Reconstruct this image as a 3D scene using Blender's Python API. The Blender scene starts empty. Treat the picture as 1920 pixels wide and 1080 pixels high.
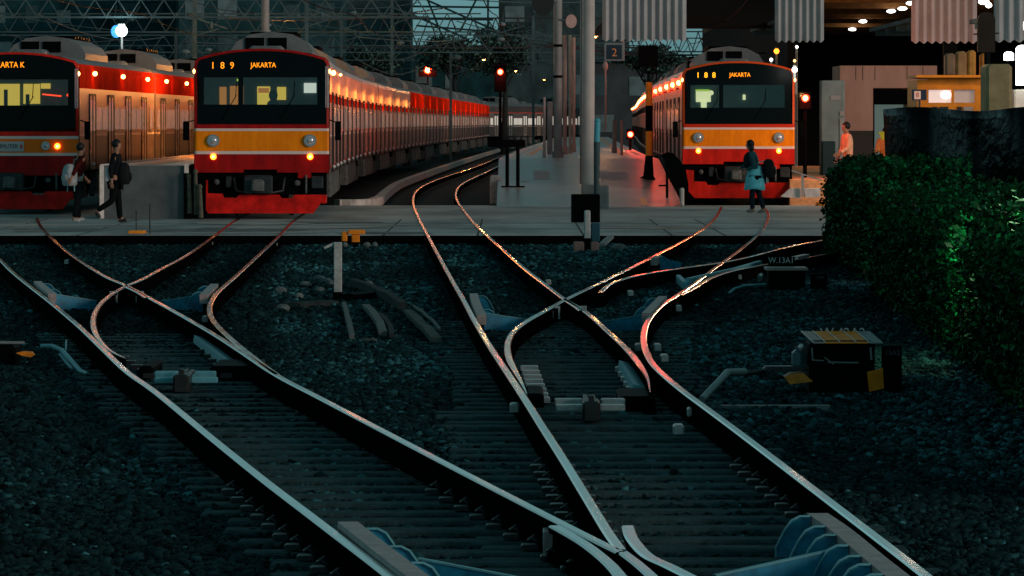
import bpy, bmesh, math, random
import numpy as np
from mathutils import Vector, Matrix
R = random.Random(7)
NR = np.random.RandomState(5)
PI = math.pi
SC = bpy.context.scene
COL = SC.collection
# ------------------------------------------------------------------ camera
F = 9000.0; HY = 230.0; H = 1.9           # focal length in px of a 1920 px wide picture, horizon row, eye height above rail
cam_d = bpy.data.cameras.new('camera'); cam = bpy.data.objects.new('camera', cam_d); COL.objects.link(cam)
cam_d.sensor_width = 36; cam_d.lens = 36 * F / 1920
cam_d.shift_y = (HY - 540) / 1920.0
cam_d.clip_start = 1; cam_d.clip_end = 3000
cam.location = (0, 0, H); cam.rotation_euler = (PI / 2, 0, 0)
SC.camera = cam
SC.render.resolution_x = 1024; SC.render.resolution_y = 576
# ------------------------------------------------------------------ dusk sky
w = bpy.data.worlds.new('World'); SC.world = w; w.use_nodes = True
nt = w.node_tree; nt.nodes.clear()
sky = nt.nodes.new('ShaderNodeTexSky'); sky.sky_type = 'NISHITA'; sky.sun_disc = False
sky.sun_elevation = math.radians(12); sky.sun_rotation = math.radians(128)
sky.air_density = 1.5; sky.dust_density = 0.6; sky.ozone_density = 3
tint = nt.nodes.new('ShaderNodeMix'); tint.data_type = 'RGBA'; tint.blend_type = 'MULTIPLY'
tint.inputs[0].default_value = 1; tint.inputs[7].default_value = (0.44, 0.98, 1.05, 1)
bw = nt.nodes.new('ShaderNodeRGBToBW')
bg = nt.nodes.new('ShaderNodeBackground'); bg.inputs[1].default_value = 0.070
wo = nt.nodes.new('ShaderNodeOutputWorld')
nt.links.new(sky.outputs[0], bw.inputs[0]); nt.links.new(bw.outputs[0], tint.inputs[6]); nt.links.new(tint.outputs[2], bg.inputs[0]); nt.links.new(bg.outputs[0], wo.inputs[0])
sun_d = bpy.data.lights.new('sun', 'SUN'); sun_d.energy = 0.90; sun_d.angle = math.radians(16); sun_d.color = (1.0, 0.60, 0.46)
sun = bpy.data.objects.new('sun', sun_d); COL.objects.link(sun); sun.rotation_euler = Vector((-math.sin(math.radians(128)), -math.cos(math.radians(128)), -math.tan(math.radians(12)))).to_track_quat('-Z', 'Y').to_euler()
SC.view_settings.view_transform = 'Standard'; SC.view_settings.look = 'None'
SC.view_settings.exposure = 0.38; SC.view_settings.gamma = 1
# ------------------------------------------------------------------ helpers
def G(px, py, zl=0.0):                     # point of the level z=zl that shows at a picture position
    d = F * (H - zl) / (py - HY)
    return Vector(((px - 960) * d / F, d, zl))
def P(px, py, d):
    return Vector(((px - 960) * d / F, d, H - (py - HY) * d / F))
MATS = {}
def mat(name, col, rough=0.7, metal=0.0, var=0.0, vs=8.0, bump=0.0, bs=30.0, emit=None, es=1.0, spec=None, attr=None, col2=None, stretch=None, coat=0.0):
    if name in MATS: return MATS[name]
    if spec is None: spec = 0.06 if rough >= 0.68 else 0.3
    m = bpy.data.materials.new(name); m.use_nodes = True; MATS[name] = m
    t = m.node_tree; b = t.nodes['Principled BSDF']
    b.inputs['Base Color'].default_value = (*col, 1); b.inputs['Roughness'].default_value = rough
    b.inputs['Metallic'].default_value = metal; b.inputs['Specular IOR Level'].default_value = spec
    b.inputs['Coat Weight'].default_value = coat
    tc = t.nodes.new('ShaderNodeTexCoord')
    src = tc.outputs['Object']
    if stretch:
        mp = t.nodes.new('ShaderNodeMapping'); mp.inputs['Scale'].default_value = stretch
        t.links.new(src, mp.inputs[0]); src = mp.outputs[0]
    if var > 0:
        n = t.nodes.new('ShaderNodeTexNoise'); n.inputs['Scale'].default_value = vs; n.inputs['Detail'].default_value = 6
        n.inputs['Roughness'].default_value = 0.65
        t.links.new(src, n.inputs['Vector'])
        r = t.nodes.new('ShaderNodeValToRGB'); r.color_ramp.elements[0].position = 0.32; r.color_ramp.elements[1].position = 0.68
        lo = tuple(c * (1 - var) for c in col) if col2 is None else col2
        hi = tuple(min(1, c * (1 + var)) for c in col)
        r.color_ramp.elements[0].color = (*lo, 1); r.color_ramp.elements[1].color = (*hi, 1)
        t.links.new(n.outputs['Fac'], r.inputs[0]); t.links.new(r.outputs[0], b.inputs['Base Color'])
        rr = t.nodes.new('ShaderNodeMapRange'); rr.inputs[3].default_value = max(0.02, rough - 0.12); rr.inputs[4].default_value = min(1, rough + 0.12)
        t.links.new(n.outputs['Fac'], rr.inputs[0]); t.links.new(rr.outputs[0], b.inputs['Roughness'])
    if attr:
        a = t.nodes.new('ShaderNodeAttribute'); a.attribute_name = attr
        r = t.nodes.new('ShaderNodeValToRGB')
        r.color_ramp.elements[0].color = (*(c * 0.06 for c in col), 1); r.color_ramp.elements[1].color = (*(min(1, c * 4.5) for c in col), 1)
        e = r.color_ramp.elements.new(0.55); e.color = (*col, 1)
        t.links.new(a.outputs['Fac'], r.inputs[0]); t.links.new(r.outputs[0], b.inputs['Base Color'])
    if bump > 0:
        n2 = t.nodes.new('ShaderNodeTexNoise'); n2.inputs['Scale'].default_value = bs; n2.inputs['Detail'].default_value = 5
        t.links.new(src, n2.inputs['Vector'])
        bp = t.nodes.new('ShaderNodeBump'); bp.inputs['Strength'].default_value = bump; bp.inputs['Distance'].default_value = 0.03
        t.links.new(n2.outputs['Fac'], bp.inputs['Height']); t.links.new(bp.outputs[0], b.inputs['Normal'])
    if emit:
        b.inputs['Emission Color'].default_value = (*emit, 1); b.inputs['Emission Strength'].default_value = es
    return m
def glass_mat(name, tintc=(0.5, 0.6, 0.6), mixf=0.25, rough=0.04):
    if name in MATS: return MATS[name]
    m = bpy.data.materials.new(name); m.use_nodes = True; MATS[name] = m
    t = m.node_tree; t.nodes.clear()
    o = t.nodes.new('ShaderNodeOutputMaterial'); mx = t.nodes.new('ShaderNodeMixShader')
    tr = t.nodes.new('ShaderNodeBsdfTransparent'); tr.inputs[0].default_value = (*tintc, 1)
    gl = t.nodes.new('ShaderNodeBsdfGlossy'); gl.inputs['Roughness'].default_value = rough; gl.inputs[0].default_value = (0.8, 0.8, 0.8, 1)
    mx.inputs[0].default_value = mixf
    t.links.new(tr.outputs[0], mx.inputs[1]); t.links.new(gl.outputs[0], mx.inputs[2]); t.links.new(mx.outputs[0], o.inputs[0])
    return m
class MB:
    def __init__(s): s.v = []; s.f = []; s.m = []; s.sm = []
    def add(s, vs, fs, mi=0, smooth=False):
        o = len(s.v); s.v += [tuple(p) for p in vs]
        for f in fs: s.f.append([i + o for i in f]); s.m.append(mi); s.sm.append(smooth)
    def box(s, a, b, mi=0, rz=0, c=None):
        x0, y0, z0 = a; x1, y1, z1 = b
        vs = [(x0,y0,z0),(x1,y0,z0),(x1,y1,z0),(x0,y1,z0),(x0,y0,z1),(x1,y0,z1),(x1,y1,z1),(x0,y1,z1)]
        if rz:
            cx, cy = c or ((x0+x1)/2, (y0+y1)/2); ca, sa = math.cos(rz), math.sin(rz)
            vs = [(cx+(x-cx)*ca-(y-cy)*sa, cy+(x-cx)*sa+(y-cy)*ca, z) for x, y, z in vs]
        s.add(vs, [(0,3,2,1),(4,5,6,7),(0,1,5,4),(1,2,6,5),(2,3,7,6),(3,0,4,7)], mi)
    def cbox(s, a, b, ch=0.02, mi=0):      # box with chamfered vertical and top edges
        x0,y0,z0 = a; x1,y1,z1 = b
        ring = lambda e, z: [(x0+e+ch,y0+e,z),(x1-e-ch,y0+e,z),(x1-e,y0+e+ch,z),(x1-e,y1-e-ch,z),(x1-e-ch,y1-e,z),(x0+e+ch,y1-e,z),(x0+e,y1-e-ch,z),(x0+e,y0+e+ch,z)]
        vs = ring(0, z0) + ring(0, z1-ch) + ring(ch, z1)
        fs = [tuple(range(7,-1,-1)), tuple(range(16,24))]
        for k in (0, 8):
            for i in range(8): j=(i+1)%8; fs.append((k+i,k+j,k+8+j,k+8+i))
        s.add(vs, fs, mi)
    def beam(s, p, q, wd, ht=None, mi=0):  # rectangular bar between two points
        p = Vector(p); q = Vector(q); d = (q-p).normalized(); ht = ht or wd
        up = Vector((0,0,1)) if abs(d.z) < 0.95 else Vector((1,0,0))
        sx = d.cross(up).normalized()*wd/2; sy = sx.normalized().cross(d)*ht/2
        vs = [p-sx-sy,p+sx-sy,p+sx+sy,p-sx+sy,q-sx-sy,q+sx-sy,q+sx+sy,q-sx+sy]
        s.add(vs, [(0,3,2,1),(4,5,6,7),(0,1,5,4),(1,2,6,5),(2,3,7,6),(3,0,4,7)], mi)
    def prism(s, poly, y0, y1, mi=0):      # polygon in x,z extruded along y
        n = len(poly)
        vs = [(x,y0,z) for x,z in poly]+[(x,y1,z) for x,z in poly]
        fs = [tuple(range(n)), tuple(range(2*n-1,n-1,-1))]
        for i in range(n): j=(i+1)%n; fs.append((j,i,n+i,n+j))
        s.add(vs, fs, mi)
    def slab(s, poly, z0, z1, mi=0):       # polygon in x,y extruded along z
        n = len(poly)
        vs = [(x,y,z0) for x,y in poly]+[(x,y,z1) for x,y in poly]
        fs = [tuple(range(n-1,-1,-1)), tuple(range(n,2*n))]
        for i in range(n): j=(i+1)%n; fs.append((i,j,n+j,n+i))
        s.add(vs, fs, mi)
    def tube(s, pts, r, n=8, mi=0, cap=True):
        pts = [Vector(p) for p in pts]; rs = r if isinstance(r,(list,tuple)) else [r]*len(pts)
        vs = []; 
        for i,p in enumerate(pts):
            d = (pts[min(i+1,len(pts)-1)]-pts[max(i-1,0)]).normalized()
            up = Vector((0,0,1)) if abs(d.z)<0.9 else Vector((0,1,0))
            a = d.cross(up).normalized(); b = a.cross(d)
            for k in range(n):
                t = 2*PI*k/n; vs.append(p+(a*math.cos(t)+b*math.sin(t))*rs[i])
        fs = []
        for i in range(len(pts)-1):
            for k in range(n): k2=(k+1)%n; fs.append((i*n+k,i*n+k2,(i+1)*n+k2,(i+1)*n+k))
        s.add(vs, fs, mi, True)
        if cap: s.add(vs[:n],[tuple(range(n-1,-1,-1))],mi); s.add(vs[-n:],[tuple(range(n))],mi)
    def ball(s, c, r, n=12, m=8, mi=0):
        c = Vector(c); r = r if isinstance(r,(tuple,list)) else (r,r,r)
        vs=[]; fs=[]
        for i in range(m+1):
            a = PI*i/m
            for k in range(n):
                t=2*PI*k/n; vs.append((c.x+r[0]*math.sin(a)*math.cos(t), c.y+r[1]*math.sin(a)*math.sin(t), c.z+r[2]*math.cos(a)))
        for i in range(m):
            for k in range(n): k2=(k+1)%n; fs.append((i*n+k,(i+1)*n+k,(i+1)*n+k2,i*n+k2))
        s.add(vs,fs,mi,True)
    def disc(s, c, r, th, n=20, mi=0):     # disc facing -y
        s.prism([(c[0]+r*math.cos(2*PI*k/n), c[2]+r*math.sin(2*PI*k/n)) for k in range(n)], c[1]-th, c[1], mi)
    def sweep(s, path, prof, mis, cap=True, taper=0):    # profile (x lateral, z) along a ground path; mis = material per profile edge
        n = len(prof); vs = []
        for i,p in enumerate(path):
            d = (path[min(i+1,len(path)-1)]-path[max(i-1,0)]); d.z = 0; d.normalize()
            a = Vector((d.y,-d.x,0))
            q=1.0
            if taper:
                q=min(1.0,0.12+(path[-1]-p).length/abs(taper))
            for x,z in prof:
                x=x*q if abs(z)<0.11 else x
                vs.append((p.x+a.x*x, p.y+a.y*x, p.z+z))
        o = len(s.v); s.v += vs
        for i in range(len(path)-1):
            for k in range(n):
                k2=(k+1)%n; s.f.append([o+i*n+k, o+i*n+k2, o+(i+1)*n+k2, o+(i+1)*n+k]); s.m.append(mis[k]); s.sm.append(False)
        if cap:
            s.f.append([o+k for k in range(n)]); s.m.append(mis[0]); s.sm.append(False)
            e = o+(len(path)-1)*n
            s.f.append([e+k for k in range(n-1,-1,-1)]); s.m.append(mis[0]); s.sm.append(False)
    def build(s, name, mats, parent=None, off=None, fix=True):
        me = bpy.data.meshes.new(name)
        o3 = Vector(off) if off is not None else Vector((0,0,0))
        me.from_pydata([tuple(Vector(v)-o3) for v in s.v], [], s.f)
        mats = mats if isinstance(mats,(list,tuple)) else [mats]
        for m in mats: me.materials.append(m)
        me.polygons.foreach_set('material_index', s.m); me.polygons.foreach_set('use_smooth', s.sm)
        if fix:
            bm = bmesh.new(); bm.from_mesh(me); bmesh.ops.recalc_face_normals(bm, faces=bm.faces); bm.to_mesh(me); bm.free()
        me.update()
        o = bpy.data.objects.new(name, me); COL.objects.link(o)
        if parent is not None: o.parent = parent
        return o
def tag(o, label=None, cat=None, group=None, kind=None):
    if label: o['label'] = label
    if cat: o['category'] = cat
    if group: o['group'] = group
    if kind: o['kind'] = kind
    return o
def thing(name, label, cat, loc=(0,0,0), group=None, rz=0):
    o = bpy.data.objects.new(name, None); COL.objects.link(o); o.location = loc; o.rotation_euler.z = rz
    o.empty_display_size = 0.2
    return tag(o, label, cat, group)
def light(loc, col, power, r=0.08, name='lamp_light'):
    d = bpy.data.lights.new(name,'POINT'); d.energy = power; d.color = col; d.shadow_soft_size = r
    o = bpy.data.objects.new(name, d); COL.objects.link(o); o.location = loc; return o
def text_mb(mb, body, x, y, z, size, mi=0, depth=0.004, sx=1.0, flip=False):
    c = bpy.data.curves.new('t','FONT'); c.body = body; c.size = size; c.extrude = depth/2; c.align_x = 'CENTER'; c.align_y = 'CENTER'; c.resolution_u = 2
    o = bpy.data.objects.new('t', c); COL.objects.link(o)
    dg = bpy.context.evaluated_depsgraph_get(); me = bpy.data.meshes.new_from_object(o.evaluated_get(dg))
    vs = [(x+v.co.x*sx, y-v.co.z, z+v.co.y) for v in me.vertices]
    mb.add(vs, [tuple(p.vertices) for p in me.polygons], mi)
    bpy.data.objects.remove(o); bpy.data.curves.remove(c); bpy.data.meshes.remove(me)
def catmull(pts, step=6):                  # through picture points, dense
    out=[]; n=len(pts)
    for i in range(n-1):
        p0=pts[max(i-1,0)]; p1=pts[i]; p2=pts[i+1]; p3=pts[min(i+2,n-1)]
        L=math.hypot(p2[0]-p1[0],p2[1]-p1[1]); k=max(2,int(L/step))
        for j in range(k):
            t=j/k
            out.append(tuple(0.5*((2*p1[a])+(-p0[a]+p2[a])*t+(2*p0[a]-5*p1[a]+4*p2[a]-p3[a])*t*t+(-p0[a]+3*p1[a]-3*p2[a]+p3[a])*t**3) for a in (0,1)))
    out.append(tuple(pts[-1])); return out
# ------------------------------------------------------------------ materials
M_ballast = mat('ballast_stone', (0.0115,0.046,0.053), 0.75, attr='tone', spec=0.05)
M_bed = mat('ballast_bed', (0.002,0.006,0.007), 0.95, var=0.5, vs=9, bump=1.0, bs=28, spec=0.05)
M_rtop = mat('rail_running_top', (0.27,0.215,0.205), 0.10, metal=0.92, var=0.35, vs=1.6, bump=0.02, bs=2)
M_rside = mat('rail_rusty_side', (0.0030,0.0028,0.0028), 0.9, var=0.4, vs=12, spec=0.0)
M_shine = mat('rail_edge_glint', (0.85,0.83,0.80), 0.16, metal=1.0)  # bright edge paints the glint of white lamps on the rails
M_sleep = mat('sleeper_concrete', (0.034,0.072,0.080), 0.85, var=0.45, vs=7, bump=0.5, bs=40)
M_sleepd = mat('sleeper_timber', (0.028,0.062,0.068), 0.85, var=0.5, vs=6, bump=0.6, bs=30)
M_check = mat('check_rail_grey', (0.32,0.285,0.28), 0.5, var=0.35, vs=8, bump=0.2)
M_blue = mat('blue_paint', (0.008,0.20,0.34), 0.5, var=0.45, vs=9)
M_blued = mat('blue_edge_paint', (0.10,0.35,0.42), 0.45, var=0.2, vs=9)
M_pale = mat('pale_steel', (0.42,0.46,0.46), 0.35, metal=0.3, var=0.25, vs=10)
M_steel = mat('dark_steel', (0.03,0.035,0.037), 0.45, metal=0.4, var=0.3, vs=8)
M_black = mat('black_paint', (0.002,0.0025,0.003), 0.6, spec=0.02)
M_conc = mat('walkway_concrete', (0.27,0.33,0.33), 0.72, var=0.42, vs=0.55, bump=0.35, bs=14, stretch=(1,0.35,1))
M_conc2 = mat('platform_concrete', (0.20,0.195,0.19), 0.36, var=0.45, vs=1.1, bump=0.25, bs=10, stretch=(1,0.3,1))
M_wallc = mat('platform_end_concrete', (0.105,0.125,0.13), 0.8, var=0.25, vs=2.0, bump=0.3)
M_kerb = mat('kerb_white', (0.50,0.49,0.46), 0.8, var=0.35, vs=4, bump=0.4)
M_wline = mat('white_paint', (0.72,0.66,0.62), 0.7, var=0.25, vs=5)
M_oline = mat('amber_paving_and_glow', (0.75,0.36,0.16), 0.55, var=0.3, vs=6)
M_orange = mat('orange_paint', (0.95,0.26,0.01), 0.55, var=0.25, vs=9)
M_yellow = mat('yellow_paint', (0.75,0.34,0.02), 0.5, var=0.2, vs=6)
M_silver = mat('stainless_side', (0.44,0.35,0.32), 0.34, metal=0.6, var=0.22, vs=1.6, stretch=(1,0.25,3))
M_silverd = mat('stainless_lower', (0.19,0.165,0.155), 0.4, metal=0.6, var=0.25, vs=1.6, stretch=(1,0.3,3))
M_roof = mat('train_roof', (0.13,0.15,0.155), 0.6, var=0.3, vs=2.5)
M_red = mat('train_red', (0.58,0.016,0.008), 0.4, var=0.35, vs=4, stretch=(1,1,0.3), spec=0.12)
M_dred = mat('train_dark_red', (0.34,0.006,0.006), 0.4, var=0.4, vs=4, stretch=(1,1,0.3), spec=0.12)
M_sred = mat('train_side_red_lit', (0.80,0.030,0.008), 0.6, var=0.25, vs=2.5, spec=0.0)
M_skirt = mat('skirt_red', (0.62,0.012,0.008), 0.45, var=0.45, vs=4, spec=0.12)
M_tyel = mat('train_yellow', (1.0,0.235,0.003), 0.4, var=0.25, vs=5, spec=0.12, stretch=(1,1,0.25))
M_torg = mat('train_orange_band', (1.0,0.17,0.01), 0.4, var=0.1, vs=3, spec=0.12)
M_twhite = mat('train_white_line', (0.72,0.58,0.54), 0.5)
M_mask = mat('cab_black_mask', (0.001,0.003,0.004), 0.25, spec=0.12)
M_under = mat('underframe_black', (0.003,0.004,0.0045), 0.85, spec=0.0)
M_bogie = mat('bogie_grey', (0.09,0.10,0.10), 0.7, var=0.4, vs=6)
M_glass = glass_mat('cab_glass', (0.62,0.70,0.68), 0.07)
M_win = mat('lit_saloon_window', (0.25,0.24,0.23), 0.15, emit=(1.0,0.55,0.40), es=0.11)
M_doorg = mat('door_gasket', (0.02,0.018,0.016), 0.6)
M_door = mat('door_leaf', (0.50,0.42,0.38), 0.3, metal=0.6, var=0.1, vs=3)
M_cabin = mat('cab_interior', (0.10,0.15,0.15), 0.8, var=0.3, vs=5)
M_eyel = mat('lit_saloon_yellow', (0.8,0.6,0.2), 0.5, emit=(1.0,0.60,0.09), es=0.95)
M_ewarm = mat('lit_bulkhead_door', (0.5,0.2,0.06), 0.5, emit=(1.0,0.33,0.07), es=0.55)
M_egrn = mat('green_lamp', (0.3,0.8,0.1), 0.5, emit=(0.7,0.9,0.1), es=1.0)
M_disp = mat('led_amber', (1,0.3,0.0), 0.5, emit=(1.0,0.27,0.01), es=1.3)
M_dispy = mat('led_yellow', (1,0.5,0.0), 0.5, emit=(1.0,0.42,0.02), es=1.5)
M_tail = mat('tail_lamp', (1,0.2,0.0), 0.5, emit=(1.0,0.22,0.015), es=4.0)
M_tailc = mat('tail_lamp_core', (1,0.5,0.0), 0.5, emit=(1.0,0.55,0.08), es=9.0)
M_slamp = mat('side_lamp', (1,0.5,0.2), 0.5, emit=(1.0,0.40,0.10), es=9.0)
M_slampr = mat('red_lamp_glow', (1,0.1,0.02), 0.5, emit=(1.0,0.05,0.01), es=3.0)
M_lens = mat('headlight_lens', (0.55,0.55,0.58), 0.12, metal=0.5)
M_rim = mat('headlight_rim', (0.45,0.42,0.40), 0.3, metal=0.8)
M_ered = mat('signal_red', (1,0.02,0.0), 0.5, emit=(1.0,0.035,0.01), es=9.0)
M_eredc = mat('signal_red_core', (1,0.3,0.1), 0.5, emit=(1.0,0.35,0.12), es=30.0)
M_ewhite = mat('lamp_white', (1,1,1), 0.5, emit=(0.95,1.0,0.97), es=6.0)
M_eblue = mat('lamp_blue', (0.1,0.4,1), 0.5, emit=(0.03,0.28,0.75), es=1.0)
M_esod = mat('lamp_sodium', (1,0.5,0.2), 0.5, emit=(1.0,0.45,0.12), es=5.0)
M_epale = mat('lamp_pale', (1,0.95,0.9), 0.5, emit=(1.0,0.90,0.82), es=1.0)
M_pole = mat('pole_grey', (0.20,0.23,0.235), 0.55, var=0.2, vs=2)
M_polel = mat('pole_pale', (0.38,0.36,0.35), 0.5, var=0.15, vs=1.5)
M_bgdark = mat('far_wall_teal', (0.012,0.052,0.062), 0.9, var=0.7, vs=0.3)  # haze put into the colour: far materials lifted towards teal
M_bgmid = mat('far_wall_grey', (0.045,0.085,0.095), 0.9, var=0.5, vs=0.35)
M_bglite = mat('far_lattice', (0.06,0.11,0.12), 0.7, var=0.3, vs=1)
M_glim = mat('far_window', (0.11,0.17,0.18), 0.4, var=0.4, vs=0.8)
M_corr = mat('corrugated_sheet', (0.34,0.37,0.38), 0.55, var=0.15, vs=1.2)
M_brown = mat('ceiling_brown', (0.14,0.08,0.04), 0.8, var=0.5, vs=1.5)
M_hall = mat('hall_dark', (0.010,0.010,0.009), 0.9, spec=0.05)
M_pink = mat('pinkish_wall', (0.48,0.275,0.215), 0.85, var=0.25, vs=0.8, stretch=(1,1,0.3))
M_dado = mat('dark_dado', (0.05,0.045,0.04), 0.8)
M_pane = mat('pale_green_room', (0.30,0.38,0.36), 0.8)
M_booth = mat('orange_booth', (0.75,0.26,0.02), 0.6, var=0.25, vs=2)
M_tarp = mat('black_tarpaulin', (0.001,0.0015,0.002), 0.22, bump=1.0, bs=6, spec=0.10)
M_skin = mat('skin', (0.30,0.16,0.10), 0.6)
M_hair = mat('hair_black', (0.006,0.006,0.007), 0.55)
M_cblk = mat('cloth_black', (0.008,0.010,0.012), 0.9)
M_cred = mat('cloth_maroon', (0.06,0.008,0.008), 0.9)
M_ccyan = mat('cloth_turquoise', (0.16,0.62,0.72), 0.85, var=0.2, vs=9)
M_cpch = mat('cloth_peach', (0.75,0.42,0.26), 0.85, var=0.2, vs=6)
M_shoe = mat('shoe_white', (0.45,0.45,0.45), 0.7)
M_bagg = mat('bag_grey', (0.34,0.38,0.40), 0.7, var=0.25, vs=14, bump=0.4)
M_bagb = mat('bag_black', (0.010,0.011,0.013), 0.7)
M_leaf = mat('leaf', (0.0006,0.050,0.014), 0.5, attr='tone', spec=0.07)
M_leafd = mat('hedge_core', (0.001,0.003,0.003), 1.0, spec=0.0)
M_leaft = mat('tree_leaf', (0.030,0.065,0.055), 0.8, attr='tone')
M_bark = mat('bark', (0.02,0.03,0.03), 0.9)
# ------------------------------------------------------------------ ground, ballast
g = MB(); g.add([(-400,-30,-0.26),(400,-30,-0.26),(400,1500,-0.26),(-400,1500,-0.26)],[(0,1,2,3)])
tag(g.build('ground', mat('ground_soil', (0.02,0.035,0.037), 0.9, var=0.5, vs=0.8)), kind='structure')
def ballast_sheet():
    nx, ny = 150, 700
    xs = np.linspace(-11, 8, nx); ys = np.linspace(14, 83.2, ny)
    X, Y = np.meshgrid(xs, ys)
    Z = -0.215 + 0.02*np.sin(X*1.7+Y*0.3) * np.cos(Y*0.45+X) + NR.uniform(-0.012, 0.012, X.shape)
    v = np.stack([X, Y, Z], -1).reshape(-1, 3)
    i = np.arange(nx-1)[None,:] + nx*np.arange(ny-1)[:,None]; i = i.ravel()
    f = np.stack([i, i+1, i+nx+1, i+nx], -1)
    me = bpy.data.meshes.new('ballast_bed'); me.from_pydata(v.tolist(), [], f.tolist()); me.materials.append(M_bed)
    o = bpy.data.objects.new('ballast_bed', me); COL.objects.link(o); tag(o, kind='structure')
ballast_sheet()
def scatter(name, centers, sizes, mat_, kind_label, flat=0.75, quad=False, tone=None):
    n = len(centers)
    if quad == 'ico':
        g_=(1+5**0.5)/2; base=np.array([(-1,g_,0),(1,g_,0),(-1,-g_,0),(1,-g_,0),(0,-1,g_),(0,1,g_),(0,-1,-g_),(0,1,-g_),(g_,0,-1),(g_,0,1),(-g_,0,-1),(-g_,0,1)])/1.9
        faces=np.array([(0,11,5),(0,5,1),(0,1,7),(0,7,10),(0,10,11),(1,5,9),(5,11,4),(11,10,2),(10,7,6),(7,1,8),(3,9,4),(3,4,2),(3,2,6),(3,6,8),(3,8,9),(4,9,5),(2,4,11),(6,2,10),(8,6,7),(9,8,1)]); quad=False; ico=True
    elif quad:
        ico=False; base = np.array([(-1,0,0),(0,-0.55,0.1),(1,0,0),(0,0.55,0.1)], float); faces = np.array([(0,1,2,3)])
    else:
        ico=False; base = np.array([(1,0,0),(-1,0,0),(0,1,0),(0,-1,0),(0,0,1),(0,0,-1)], float)
        faces = np.array([(0,2,4),(2,1,4),(1,3,4),(3,0,4),(2,0,5),(1,2,5),(3,1,5),(0,3,5)])
    nb = len(base); k = faces.shape[1]
    v = np.repeat(base[None], n, 0)
    if ico: v = v * NR.uniform(0.55, 1.35, (n, 1, 3)) * NR.uniform(0.72, 1.15, (n, nb, 1)) + NR.uniform(-0.26, 0.26, (n, nb, 3))
    elif not quad: v = v * NR.uniform(0.6, 1.25, (n, nb, 1)) + NR.uniform(-0.25, 0.25, (n, nb, 3))
    a, b, c = NR.uniform(0, 2*PI, (3, n))
    if not quad: b = b*0.3
    ca, sa, cb, sb, cc, sc = np.cos(a), np.sin(a), np.cos(b), np.sin(b), np.cos(c), np.sin(c)
    def rot(v, c_, s_, i, j):
        o = v.copy(); o[..., i] = v[..., i]*c_[:,None]-v[..., j]*s_[:,None]; o[..., j] = v[..., i]*s_[:,None]+v[..., j]*c_[:,None]; return o
    v = rot(v, cc, sc, 0, 2) if quad else v
    v = rot(v, cb, sb, 1, 2); v = rot(v, ca, sa, 0, 1)
    if not quad: v[..., 2] *= flat
    v = v*sizes[:,None,None] + centers[:,None,:]
    me = bpy.data.meshes.new(name)
    me.vertices.add(n*nb); me.vertices.foreach_set('co', v.ravel())
    nf = len(faces); F_ = (faces[None] + (np.arange(n)*nb)[:,None,None]).reshape(-1, k)
    me.loops.add(F_.size); me.loops.foreach_set('vertex_index', F_.ravel().astype(np.int32))
    me.polygons.add(len(F_)); me.polygons.foreach_set('loop_start', (np.arange(len(F_))*k).astype(np.int32)); me.polygons.foreach_set('loop_total', np.full(len(F_), k, np.int32))
    me.update()
    at = me.attributes.new('tone', 'FLOAT', 'FACE'); tn = np.clip(NR.beta(1.7, 2.3, n) * (1 if tone is None else tone), 0, 1); tn = np.where(NR.rand(n) < 0.008, 1.0, tn)
    at.data.foreach_set('value', np.repeat(tn, nf).astype(np.float32))
    me.materials.append(mat_)
    o = bpy.data.objects.new(name, me); COL.objects.link(o)
    return o
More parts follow.
